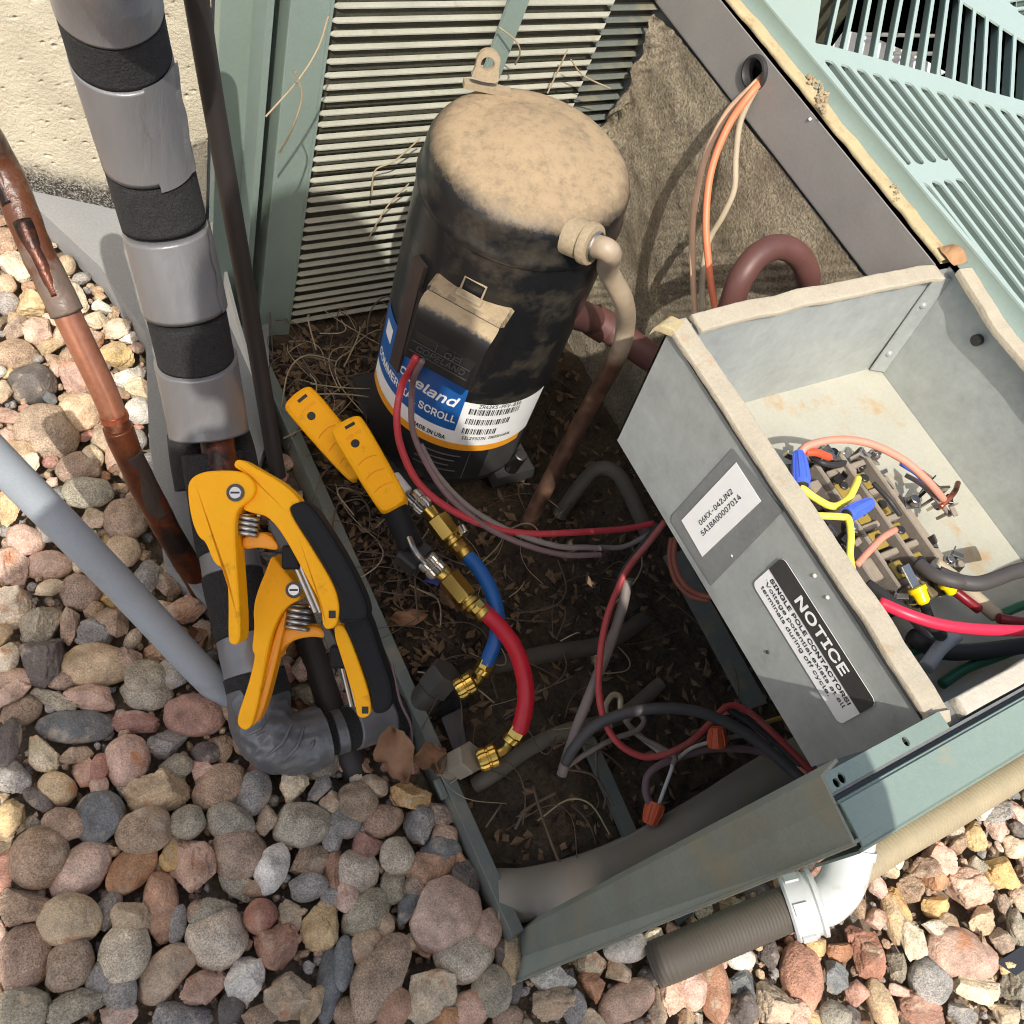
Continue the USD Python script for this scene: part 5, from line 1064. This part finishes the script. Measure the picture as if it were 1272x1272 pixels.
solo('black_scrap', hullm([at(u, v, z) for u, v in ((828, 1128), (850, 1116), (862, 1135), (842, 1150)) for z in (.015, .022)]), 'black_edging', 'small black plastic scrap under the corner post foot', 'plastic scrap')

# ================================================================== RIVER STONES
ICO3, ICO4 = trimesh.creation.icosphere(3), trimesh.creation.icosphere(4)
def stone_mesh(c, a, b, h, yaw, kind, seed, tilt=0.0, ICO=ICO3):
    rg = np.random.default_rng(seed); v = ICO.vertices.copy()
    if kind == 'a': nP, dl, dh = 13, .48, .80
    else: nP, dl, dh = 6, .74, .96
    for _ in range(nP):
        n_ = unit(rg.normal(size=3)); d = rg.uniform(dl, dh); e = v @ n_ - d; k = np.clip(e, 0, None); soft = .96 if kind == 'a' else .78; v = v - n_ * (k * soft)[:, None]
    nz = (meshkit.fbm(v * 1.3 + seed * 3.7, 3, seed % 97) - .5); v = v * (1 + nz[:, None] * (.28 if kind == 'a' else .20))
    nf = meshkit.fbm(v * 5 + seed, 3, seed % 89) - .5; v = v * (1 + nf[:, None] * (.13 if kind == 'a' else .05))
    nh = meshkit.fbm(v * 13 + seed, 2, seed % 83) - .5; v = v * (1 + nh[:, None] * (.06 if kind == 'a' else .025))
    if kind == 'a': cr_ = np.abs(meshkit.noise(v * 2.6 + seed * 1.7, seed % 71) - .5); v = v * (1 - .10 * np.clip(.07 - cr_, 0, 1)[:, None] / .07)
    v /= np.abs(v).max(0); v = v * [a, b, h]
    t = tilt; Ry = np.array([[math.cos(t), 0, math.sin(t)], [0, 1, 0], [-math.sin(t), 0, math.cos(t)]]); v = v @ Ry.T
    ca, sa = math.cos(yaw), math.sin(yaw); v[:, :2] = v[:, :2] @ np.array([[ca, sa], [-sa, ca]])
    return trimesh.Trimesh(v + c, ICO.faces, process=False)
S7 = """45 40 75 40 -40 pink a;190 55 110 40 20 olive a;350 45 105 60 5 pink a;545 45 100 60 5 olive r;85 105 80 55 -30 brown r;285 165 140 62 0 slate r;505 145 105 45 5 red a;725 120 115 78 5 red r;30 220 45 90 0 dark r;155 255 60 90 -30 cream a;475 295 82 95 -10 pink r;615 225 85 60 0 grey a;280 270 65 35 0 brown a;50 350 65 75 -10 grey a;310 340 50 70 -20 pink a;215 400 60 75 -40 tan r;372 317 35 55 0 red r;600 415 135 80 -10 tan a;655 312 65 45 0 olive r;750 320 50 50 0 pink a;820 390 110 85 -35 brown r;945 410 65 85 10 grey r;1085 390 70 80 -15 cream a;1195 300 85 60 -20 olive r;1195 392 65 36 -40 grey a;1240 448 60 52 0 tan a;370 500 95 95 0 slate r;35 500 70 80 0 ochre a;145 435 70 36 40 dark a;240 530 85 58 20 brown r;540 550 105 85 -20 brown r;700 520 70 60 0 olive r;145 650 105 110 0 brown r;860 520 100 70 30 olive r;1120 530 115 80 -5 olive r;1000 510 50 60 0 brown a;890 628 105 102 0 brown r;300 705 125 85 -50 pink r;490 695 110 70 -45 orange r;715 685 92 110 -10 pink a;25 690 45 95 0 red a;1010 690 65 95 15 white r;1150 665 85 60 0 brown a;1145 762 80 50 -10 grey r;600 830 68 130 -10 orange r;80 835 95 78 -20 brown a;260 885 115 90 10 tan r;400 850 48 72 20 grey r;510 870 95 75 20 tan a;810 950 118 108 20 speckle r;740 860 45 50 0 brown r;970 870 65 62 0 red r;1075 872 50 62 0 tan a;1200 910 80 108 0 ochre a;1030 985 100 85 20 red a;90 1028 105 122 0 brown r;465 1015 95 110 0 speckle r;260 1055 88 97 0 brown r;620 1085 125 80 -45 tan r;915 1100 82 97 -20 white a;1085 1168 100 82 -20 tan a;750 1140 110 58 -25 pink a;1232 1110 55 142 5 slate r;85 1215 105 78 10 olive r;295 1197 105 70 -10 olive a;680 1238 122 58 -5 grey a;860 1220 55 60 0 dark r;960 1250 72 52 0 brown a;1160 1220 42 85 20 tan a;430 1245 82 52 0 pink a;380 1100 55 78 10 grey r;455 1160 60 62 0 grey r;1240 560 45 70 0 grey r;1245 700 45 80 0 orange a;1240 810 55 50 20 grey a;640 640 45 60 0 ochre a;880 760 90 40 20 olive a;960 770 90 30 10 brown a;790 860 90 50 0 olive a;660 900 35 70 0 grey r;820 240 50 60 0 brown a;770 262 60 40 0 dark r"""
S8 = """60 445 80 72 5 brown r;120 385 60 40 30 tan r;155 512 80 60 -15 brown r;270 430 92 56 0 ochre a;285 540 75 66 -20 grey a;85 612 64 56 20 red a;420 560 56 50 10 pink r;370 632 82 66 10 slate r;210 645 70 65 0 speckle r;60 708 86 82 0 speckle r;340 705 108 88 30 orange a;200 768 60 80 0 olive a;90 862 106 76 -45 olive r;390 862 152 128 -35 pink r;570 908 60 78 20 pink r;455 1020 117 97 0 speckle r;635 1020 50 112 10 tan r;140 1100 98 168 35 brown r;90 985 72 60 -30 tan r;325 1155 105 105 0 cream a;560 1147 80 86 0 olive r;190 1207 76 70 -30 orange r;485 1215 76 66 0 pink r;622 1250 66 46 0 brown r;245 845 45 70 20 slate a;505 720 58 90 0 dark a;8 1045 40 92 0 slate r;460 645 36 34 0 orange a;380 470 90 50 20 brown a;20 800 50 60 0 pink r;370 1245 90 50 0 orange a;30 1225 70 50 0 brown r;280 760 50 60 0 brown r;160 905 40 50 0 tan r;10 520 70 60 0 grey r;700 960 30 60 0 dark r;640 1130 40 60 0 dark r"""
S8B = """780 1112 92 62 -10 white a;920 1040 76 46 -20 cream a;1070 985 102 52 -15 white r;940 1132 56 56 0 orange a;1035 1078 56 56 0 tan a;1065 1183 122 66 -30 pink r;770 1205 112 60 -10 tan a;870 1212 50 62 0 grey r;1185 1210 46 72 0 tan a;930 1255 60 40 0 tan a;1235 1150 60 82 0 pink a;1170 960 60 40 -20 cream a"""
S9 = """120 1150 60 112 0 orange r;30 1130 62 82 0 pink r;230 1130 82 62 -10 slate a;215 1022 66 46 0 white r;320 1010 42 52 0 dark a;445 1102 92 122 0 red r;570 1092 56 60 0 slate a;575 1002 62 42 0 orange a;700 1020 76 92 -10 red a;800 1062 40 56 0 olive a;785 880 42 88 -5 tan r;735 765 42 46 0 pink a;850 775 72 62 20 brown a;800 812 42 84 -25 ochre a;720 890 52 46 0 pink a;940 745 52 46 0 orange a;1062 772 104 78 15 pink a;950 832 62 42 0 ochre a;940 908 68 42 0 speckle a;860 962 58 84 10 cream a;1040 1012 152 92 10 pink r;1115 877 78 57 -15 tan a;1180 700 72 62 10 ochre a;1165 485 76 50 0 grey a;1100 462 72 50 -10 white a;1235 622 52 52 0 cream a;1010 537 46 56 0 speckle r;1080 582 46 62 0 ochre a;960 652 72 62 0 pink a;890 692 72 42 0 brown a;1095 682 42 46 0 olive a;1100 1142 112 62 10 cream a;1240 902 42 82 0 olive a;1252 790 40 62 0 tan a;1200 822 32 42 0 brown a;920 1112 82 82 0 grey r;900 1212 112 72 0 red a;740 1202 52 92 -20 tan r;570 1242 72 52 0 olive r;650 1152 52 52 0 red a;350 1205 82 82 0 tan a;220 1232 62 72 0 dark a;1035 1232 72 42 0 grey a;1200 1232 62 42 0 tan a;1192 962 52 52 0 brown a;1172 542 42 52 0 pink a;1212 402 42 42 0 slate a;1252 352 42 62 0 tan a;760 690 50 42 0 tan a;640 940 50 36 0 red a;1130 1010 30 80 0 brown a;420 1235 60 50 0 pink a;490 980 50 40 0 ochre r;60 1040 60 50 0 brown a;845 600 50 40 0 grey a;930 580 40 40 0 brown a;1240 480 40 50 0 pink a;1000 900 50 40 0 tan a;660 830 40 50 0 brown a"""
S4 = """60 52 80 62 0 brown r;120 160 86 82 0 dark r;290 142 82 72 20 pink a;425 52 72 56 0 ochre a;180 15 62 42 0 tan a;490 132 62 52 0 white a;540 182 72 56 0 cream a;525 255 58 56 0 white r;300 262 78 76 30 tan r;175 342 112 122 -10 brown r;28 282 52 36 0 pink a;380 372 52 62 0 tan a;510 366 36 42 0 grey r;590 342 42 42 0 white a;330 562 92 62 0 olive r;300 472 88 62 -10 brown r;345 432 42 52 0 cream r;340 660 57 46 -10 tan a;470 662 82 88 10 brown r;455 782 68 62 20 tan r;90 742 74 60 20 pink r;180 836 88 57 5 pink r;55 836 68 88 -25 pink a;30 622 42 72 0 ochre a;300 932 78 72 20 brown r;190 922 58 36 0 tan a;55 978 84 88 0 cream a;560 872 62 72 0 grey a;640 862 62 62 0 tan a;690 1002 86 58 5 orange a;165 1052 92 92 -20 olive a;160 1182 88 102 -20 dark a;370 1202 138 86 -5 tan r;365 1092 78 62 0 grey a;25 1182 46 62 0 cream r;250 1052 42 82 0 brown a;420 1052 72 62 0 brown a;545 1252 92 62 0 olive r;15 1092 32 52 0 tan a;60 1258 70 40 0 pink r;230 1260 60 40 0 brown r;430 440 50 60 0 pink a;20 180 40 60 0 tan a;640 900 60 60 0 brown a;750 930 50 70 0 tan a;760 1100 45 60 0 brown a;590 1010 60 50 0 tan a;400 250 60 60 0 tan r;60 400 60 50 0 tan a;90 460 60 40 0 cream a;110 560 50 50 0 tan a;20 470 50 50 0 cream a;470 1180 60 50 0 brown a;700 1200 60 60 0 olive a;660 1110 60 50 0 brown r;580 480 90 70 0 grey r;640 1240 80 60 0 grey r"""
S1 = """50 1000 56 82 -10 cream a;120 1136 62 66 0 ochre a;280 1122 46 76 -10 cream a;360 1192 62 42 -10 cream a;30 1132 42 52 0 grey r;60 1232 62 52 0 brown a;250 987 32 42 0 tan r;430 1226 62 42 0 cream a;150 1236 62 50 0 pink a;100 962 42 42 0 grey a;200 1060 50 60 0 tan a;330 1260 60 40 0 pink a;480 1255 40 30 0 white a;20 900 50 60 0 brown r;20 1060 40 40 0 tan r;210 1190 50 40 0 cream a;240 1240 50 50 0 tan a"""
def parse(s, ox, oy, k=3.0): return [(ox + float(a) / k, oy + float(b) / k, float(c) / k, float(d) / k, float(e), col, kd) for a, b, c, d, e, col, kd in (t.split() for t in s.replace('\n', ';').split(';') if t.strip())]
SL = parse(S7, 0, 848) + parse(S8, 424, 848) + parse(S8B, 424, 848) + parse(S9, 848, 848) + parse(S4, 0, 424) + parse(S1, 0, 0)
cnames = dict(tan='tan', pink='pinkish', grey='grey', slate='slate blue-grey', brown='brown', red='reddish', ochre='yellow-ochre', cream='cream', olive='olive-grey', orange='orange-brown', white='whitish', dark='dark grey', speckle='speckled')
# things that a stone can be found by: pixel position and wording
MARKS = [((60, 640), 'left of the grey conduit'), ((150, 640), 'between copper line and grey conduit'), ((60, 380), 'beside the copper line'), ((150, 470), 'between copper line and taped pipe'), ((120, 800), 'just below the grey conduit'), ((240, 900), 'left of the taped elbow'), ((330, 1000), 'below the taped elbow'), ((470, 1000), 'below the dry leaves'), ((560, 1120), 'against the left rail'), ((60, 1000), 'near the left border, shaded'), ((60, 1200), 'in the bottom left corner'), ((220, 1100), 'in the open bed, lower left'), ((300, 1230), 'at the bottom edge'), ((480, 1240), 'near the corner post foot'), ((760, 1230), 'below the corner post foot'), ((960, 1230), 'below the brown hose'), ((1090, 1130), 'right of the white trap'), ((1220, 1100), 'by the right border'), ((1180, 1030), 'below the tan hose'), ((1200, 1230), 'in the bottom right corner')]
stones = []; occ = []
srg = np.random.default_rng(17)
def px_scale(u, v):
    p = at(u, v, .015); return F / depth(p)
for i, (u, v, rx, ry, ang, col, kd) in enumerate(SL):
    zc_ = .012 + srg.uniform(-.003, .006); p = at(u, v, zc_); k = px_scale(u, v)
    q1 = at(u + 10 * math.cos(math.radians(ang)), v + 10 * math.sin(math.radians(ang)), zc_); dvec = q1 - p; yaw = math.atan2(dvec[1], dvec[0])
    a, b = rx / k * 1.0, ry / k * 1.0 * 1.06; h = min(a, b) * srg.uniform(.72, .95)
    if p[0] > XL - .004 - min(a, b) and -.02 < p[1] < .5 and u < 660: p[0] = min(p[0], XL - .006 - min(a, b) * .6)
    stones.append((p, a, b, h, yaw, col, kd, u, v, srg.uniform(-.25, .25))); occ.append((p[0], p[1], max(a, b)))
# fill: smaller stones in the gaps and beyond the frame
keys = list(cnames); wts = np.array([14, 12, 9, 5, 14, 7, 5, 6, 9, 5, 3, 6, 5.]); wts /= wts.sum()
fill = []
def blocked(x, y): return (XL - .012 < x < .9 and -.042 < y < .75) or (y > .765 - .53 * (x - .098) - .015) 
padP = Polygon([(p[0], p[1]) for p in pad]).buffer(.004)
from shapely.geometry import Point
O_arr = np.array(occ)
tries = 0
while tries < 36000 and len(fill) < 2200:
    tries += 1
    x, y = srg.uniform(-.22, 1.0), srg.uniform(-.42, .80)
    if blocked(x, y) or (padP.contains(Point(x, y))): continue
    r = srg.uniform(.012, .020) if len(fill) < 420 else srg.uniform(.005, .011)
    dd = np.hypot(O_arr[:, 0] - x, O_arr[:, 1] - y) - O_arr[:, 2] * .80
    if dd.min() < r * .55: continue
    O_arr = np.vstack([O_arr, [x, y, r]]); fill.append((x, y, r, keys[srg.choice(len(keys), p=wts)]))
fs = []
for x, y, r, col in fill:
    u, v = px_of((x, y, .01)); vis = bool(-20 < u < 1292 and -20 < v < 1292)
    fs.append((vis, r, (np.array([x, y, srg.uniform(-.002, .006) if r > .0115 else srg.uniform(.006, .018)]), r * srg.uniform(1, 1.3), r * srg.uniform(.75, 1.05), r * srg.uniform(.6, .9), srg.uniform(0, 6.28), col, srg.choice(['a', 'r', 'a']), u, v, srg.uniform(-.4, .4))))
fs.sort(key=lambda t: (-t[0], -t[1]))
nind = max(0, 296 - len(stones))
indiv = stones + [t[2] for t in fs[:nind] if t[0]]; rest = [t[2] for t in fs[nind:]] + [t[2] for t in fs[:nind] if not t[0]]
def describe(s):
    _, a, b, h, yaw, col, kd, u, v, _t = s; size = max(a, b); el = max(a, b) / min(a, b)
    sz = 'large' if size > .031 else ('small' if size < .0175 else 'medium'); sh = ('angular' if kd == 'a' else 'smooth') + (' elongated' if el > 1.45 else (' round' if el < 1.12 and kd == 'r' else ''))
    mk = min(MARKS, key=lambda m: (m[0][0] - u) ** 2 + (m[0][1] - v) ** 2)[1]
    return f'{sz} {sh} {cnames[col]} river stone {mk}'
from collections import defaultdict
grp = defaultdict(list)
for i, s in enumerate(indiv): grp[describe(s)].append(i)
ordw = ['leftmost', 'second from left', 'third from left', 'fourth from left', 'fifth from left', 'sixth from left']
labels = {}
for d, ids in grp.items():
    if len(ids) == 1: labels[ids[0]] = d
    else:
        for k, i in enumerate(sorted(ids, key=lambda i: indiv[i][7])): labels[i] = (ordw[k] if k < len(ids) - 1 else 'rightmost') + ', ' + d
for i, s in enumerate(indiv):
    p, a, b, h, yaw, col, kd, u, v, t = s
    solo('river_stone', stone_mesh(p, a, b, h, yaw, kd, 100 + i, t, ICO4 if max(a, b) > .016 else ICO3), 'stone_' + col, labels[i], 'stone', 'river stones round the cabinet', smooth=True)
byc = defaultdict(list)
for i, s in enumerate(rest): byc[s[5]].append(stone_mesh(s[0], s[1], s[2], s[3], s[4], s[6], 1000 + i, s[9]))
ICO1 = trimesh.creation.icosphere(1); grit = []
gr_ = np.random.default_rng(77)
while len(grit) < 2600:
    x, y = gr_.uniform(-.1, .9), gr_.uniform(-.28, .74)
    if blocked(x, y) or padP.contains(Point(x, y)): continue
    u, v = px_of((x, y, .0))
    if not (-20 < u < 1292 and -20 < v < 1292): continue
    v_ = ICO1.vertices * gr_.uniform(.6, 1.2, 3) * gr_.uniform(.0015, .0045); v_ = v_ + gr_.normal(0, .0003, v_.shape) + [x, y, gr_.uniform(-.006, .012)]
    grit.append(trimesh.Trimesh(v_, ICO1.faces, process=False))
pb_ = thing('pebble_fill', 'small river pebbles filling the gaps between the larger stones', 'pebbles', kind='stuff')
for c_, ms in byc.items(): part(pb_, 'pebbles', cat(ms), 'stone_' + c_, smooth=True, kind='stuff')

for k_, c_ in enumerate(('stone_tan', 'stone_brown', 'stone_grey')): part(pb_, 'grit', cat(grit[k_::3]), c_, smooth=False, kind='stuff')

# ================================================================== LEAVES, LITTER, STRAW
def leaf(o, ax, sd, L, W, curl, seed):
    ax, sd = unit(ax), unit(sd); n_ = np.cross(ax, sd)
    def fn(u, v):
        w = W * np.sin(np.pi * np.clip(u, .02, .98)) ** .7 * (v - .5) * (1 + .08 * np.sin(u * 17 + seed)); P = o + ax * (L * (u - .5))[:, None] + sd * w[:, None]
        hgt = curl * (4 * (v - .5) ** 2) + curl * .6 * np.sin(u * 5 + seed) + .25 * curl * np.sin(v * 9 + u * 6); return P + n_ * hgt[:, None] + (meshkit.fbm(P * 160, 3, seed)[:, None] - .5) * .004
    return grid(fn, 22, 14)
lf = [((497, 938), (.2, 1), 70, 48, 'large curled brown dry leaf lying over the left rail edge'), ((530, 935), (1, -.15), 46, 30, 'small twisted dry leaf sitting on the left rail'), ((545, 942), (.3, .9), 40, 24, 'folded dark dry leaf right under the twisted one'), ((250, 795), (.6, .9), 34, 26, 'crumpled tan dry leaf between grey conduit and taped pipe'), ((505, 765), (1, -.2), 48, 22, 'dry brown leaf on the soil left of the red hose'), ((370, 875), (1, .3), 34, 22, 'reddish dry leaf behind the lower yellow clamp'), ((560, 742), (.7, .7), 34, 20, 'dry leaf half hidden below the blue hose valve')]
for i, ((u, v), dr, lpx, wpx, lb) in enumerate(lf):
    z = [.045, .046, .040, .02, .032, .012, .035][i]; o = at(u, v, z); k = F / depth(o); ax = at(u + dr[0] * 10, v + dr[1] * 10, z) - o; sd = np.cross([0, 0, 1.0], ax)
    solo('dry_leaf', leaf(o, ax, sd + [0, 0, .004], lpx / k, wpx / k, .008, i), 'dry_leaf', lb, 'leaf', 'fallen dry leaves', smooth=True)
lr = np.random.default_rng(23)
def in_comp():
    while True:
        x, y = lr.uniform(XL + .012, XW - .02), lr.uniform(0.02, YL - .005)
        if math.hypot(x - K0[0], y - K0[1]) > .078: return x, y
lt = defaultdict(list)
for i in range(2600):
    x, y = in_comp()
    if lr.random() < .45: x = XL + .012 + abs(lr.normal(0, .07)); y = lr.uniform(.2, YL - .01)
    if math.hypot(x - K0[0], y - K0[1]) < .078 or x > XW - .015: continue
    L, W = lr.uniform(.004, .017), lr.uniform(.003, .008); a = lr.uniform(0, 6.28); ax = np.array([math.cos(a), math.sin(a), lr.normal(0, .35)]); sd = np.array([-math.sin(a), math.cos(a), lr.normal(0, .4)])
    z = .016 + .010 * lr.random(); c = np.array([x, y, z]); ax, sd = unit(ax) * L / 2, unit(sd) * W / 2; n_ = unit(np.cross(ax, sd)) * W * .25
    V = [c - ax, c + sd - n_, c + ax, c - sd - n_, c + n_ * .6]; lt['litter' if lr.random() < .5 else 'litter_dark'].append(trimesh.Trimesh(V, [[0, 4, 1], [1, 4, 2], [2, 4, 3], [3, 4, 0]], process=False))
ll = thing('leaf_litter', 'broken leaves and bark flakes covering the compartment soil', 'leaf litter', kind='stuff')
for m_, ms in lt.items(): part(ll, 'flakes', cat(ms), m_, smooth=False, kind='stuff')
sw = []
def straw(c, L, a, bend, r, lift):
    d = np.array([math.cos(a), math.sin(a), 0]); s = np.array([-d[1], d[0], 0]); t = np.linspace(-.5, .5, 4)
    return tube([c + d * L * k + s * bend * (1 - 4 * k * k) + [0, 0, lift * (1 - 4 * k * k)] for k in t], r, sides=5, n=4)
for i in range(210):
    if i < 120: x, y = XL + .012 + abs(lr.normal(0, .06)), lr.uniform(.25, YL - .01)
    else: x, y = in_comp()
    if math.hypot(x - K0[0], y - K0[1]) < .08 or x > XW - .02: continue
    sw.append((lr.random() < .25, straw(np.array([x, y, .026 + .02 * lr.random()]), lr.uniform(.02, .085), lr.uniform(0, 6.28), lr.normal(0, .014), lr.uniform(.0003, .0008), lr.uniform(0, .02))))
ss = thing('dry_grass', 'thin dry grass stalks and roots tangled over the compartment soil', 'dry grass', kind='stuff')
part(ss, 'stalks', cat([m for f_, m in sw if f_]), 'straw', kind='stuff', smooth=True); part(ss, 'roots', cat([m for f_, m in sw if not f_]), 'twig', kind='stuff', smooth=True)
for i, (pts, lb) in enumerate((([(408, 20, .52), (395, 60, .515), (370, 100, .51), (330, 145, .50)], 'long pale straw hanging in front of the green side panel'), ([(366, 88, .5), (375, 120, .5), (363, 160, .5), (347, 190, .5)], 'thin straw curling down the green side panel'), ([(522, 172, .56), (490, 200, .56), (466, 212, .56), (462, 240, .555)], 'straw stuck on the slats left of the compressor top'), ([(508, 228, .56), (480, 258, .56), (458, 296, .556)], 'straw hanging on the slats left of the compressor, lower one'), ([(705, 62, .556), (692, 90, .556), (680, 116, .55)], 'straw behind the compressor right of the lug'), ([(709, 74, .556), (725, 94, .556), (758, 110, .55)], 'straw on the slats nearest the torn insulation'), ([(620, 34, .556), (640, 50, .55), (646, 65, .55), (640, 80, .556)], 'straw curled round the green brace'))):
    solo('straw', tube([ony(u, v, y) for u, v, y in pts], .0007, 6), 'straw', lb, 'straw', 'single straws', smooth=True)
for i, (pts, lb) in enumerate((([(690, 985, .05), (655, 1005, .045), (640, 1030, .035)], 'thin twig under the end of the thick grey cable'), ([(662, 976, .05), (672, 1010, .045), (690, 1060, .035), (700, 1078, .03)], 'curved root on the soil above the grey drain hose'), ([(700, 955, .058), (735, 962, .05), (752, 985, .04), (750, 1005, .03)], 'bent root beside the short green bar'))):
    solo('twig', tube([at(*p) for p in pts], .0011, 6), 'twig', lb, 'twig', 'loose twigs', smooth=True)
solo('hanging_wire', tube([at(487, 826, .05), at(497, 870, .045), at(510, 900, .04), at(512, 925, .03)], .0011, 6), 'wire_mauve', 'thin reddish wire hanging outside the left rail above the dry leaf', 'wire', smooth=True)

# ================================================================== THE PHOTOGRAPHER (casts the shadow over the stones)
def body(bones, edge=.012, it=8):
    mm = None
    for (a, ra), (b, rb_) in bones:
        h = manifold3d.Manifold.batch_hull([manifold3d.Manifold.sphere(ra, 20).translate(tuple(map(float, a))), manifold3d.Manifold.sphere(rb_, 20).translate(tuple(map(float, b)))])
        mm = h if mm is None else mm + h
    m_ = mm.refine_to_length(edge).to_mesh(); t = trimesh.Trimesh(m_.vert_properties[:, :3], m_.tri_verts, process=True); trimesh.smoothing.filter_taubin(t, iterations=it); return t
V3 = lambda *a: np.array(a, float)
hip, chest, neck, head = V3(-.16, -.66, .46), V3(-.10, -.34, .74), V3(-.06, -.13, .90), V3(-.06, -.045, 1.0)
shR, shL, elR, elL = V3(.05, -.23, .85), V3(-.25, -.20, .87), V3(.138, -.18, .665), V3(-.305, -.115, .72)
wrR, wrL = V3(.085, -.065, .755), V3(-.13, -.03, .765)
knR, knL, anR, anL = V3(.0, -.42, .22), V3(-.33, -.40, .24), V3(-.02, -.68, .05), V3(-.33, -.70, .05)
hpR, hpL = hip + [.085, 0, 0], hip + [-.085, 0, 0]
pe = thing('person', 'person crouching in navy jacket and jeans, holding a phone over the cabinet', 'person', loc=V3(-.17, -.68, 0))
skin = body([((neck, .05), (head + [0, -.02, -.05], .055)), ((head, .082), (head + [.01, .045, -.035], .062)), ((head + [0, -.02, .03], .085), (head, .085)), ((head + [.012, .085, -.02], .012), (head + [.014, .105, -.04], .014)),
    ((head + [-.082, -.01, -.01], .018), (head + [-.086, -.014, -.035], .014)), ((head + [.084, -.01, -.01], .018), (head + [.088, -.014, -.035], .014)),
    ((elR, .038), (wrR, .026)), ((elL, .038), (wrL, .026)), ((chest, .10), (neck, .06))] +
    [((wrR, .026), (wrR + [-.02, .02, .03], .028)), ((wrL, .026), (wrL + [.02, .005, .03], .028))] +
    [((wrR + [-.02, .02, .03], .02), (wrR + V3(-.045 - .004 * k, .025 - .018 * k + .02, .045 + .0 * k), .0095)) for k in range(4)] + [((wrR + [-.02, .02, .03], .018), (wrR + V3(-.05, -.015, .03), .010))] +
    [((wrL + [.02, .005, .03], .02), (wrL + V3(.05 + .004 * k, .012 - .018 * k + .01, .04), .0095)) for k in range(4)] + [((wrL + [.02, .005, .03], .018), (wrL + V3(.055, -.03, .02), .010))], .008, 6)
part(pe, 'skin', skin, 'skin', smooth=True)
part(pe, 'jacket', body([((hip, .15), (chest, .155)), ((hpR, .13), (shR, .085)), ((hpL, .13), (shL, .085)), ((shR, .085), (shL, .085)), ((chest, .14), (neck + [0, -.03, -.03], .10)), ((shR, .075), (elR, .056)), ((elR, .056), (elR + (wrR - elR) * .82, .038)), ((shL, .075), (elL, .056)), ((elL, .056), (elL + (wrL - elL) * .9, .05))], .02, 10), 'cloth_navy', smooth=True)
part(pe, 'trousers', body([((hpR, .135), (knR, .075)), ((knR, .073), (anR, .052)), ((hpL, .135), (knL, .075)), ((knL, .073), (anL, .052)), ((hpR, .135), (hpL, .135))], .02, 10), 'cloth_denim', smooth=True)
for a_ in (anR, anL): part(pe, 'shoe', body([((a_ + [0, -.04, -.01], .042), (a_ + [0, .06, -.015], .038)), ((a_ + [0, .06, -.015], .038), (a_ + [0, .15, -.022], .03))], .012, 5), 'shoe_brown', smooth=True)
part(pe, 'hair', body([((head + [0, -.03, .045], .085), (head + [0, .02, .05], .072)), ((head + [0, -.05, .0], .08), (head + [0, -.03, .05], .085)), ((head + [-.06, -.03, .0], .04), (head + [.06, -.03, .0], .04))], .012, 6), 'hair_brown', smooth=True)
for s in (-1, 1): part(pe, 'eye', trimesh.creation.icosphere(2, .011).apply_translation(head + [.01 + s * .03, .088, -.005]), 'label_white', smooth=True)
PM = np.eye(4); PM[:3, 0], PM[:3, 1], PM[:3, 2], PM[:3, 3] = R[:, 0], R[:, 1], R[:, 2], CAM - R[:, 2] * .024 - R[:, 1] * .0 
ph = thing('phone', 'slim black phone held over the cabinet by the crouching person', 'phone', loc=CAM)
part(ph, 'case', boxm((-.074, -.036, -.004), (.074, .036, .004), PM, .003), 'phone_black'); part(ph, 'lens_ring', lathe([(.006, 0), (.0085, 0), (.0085, .002), (.006, .002)], CAM - R[:, 2] * .020, R[:, 2], 20), 'dark_steel')
print('stones', len(indiv), len(rest))
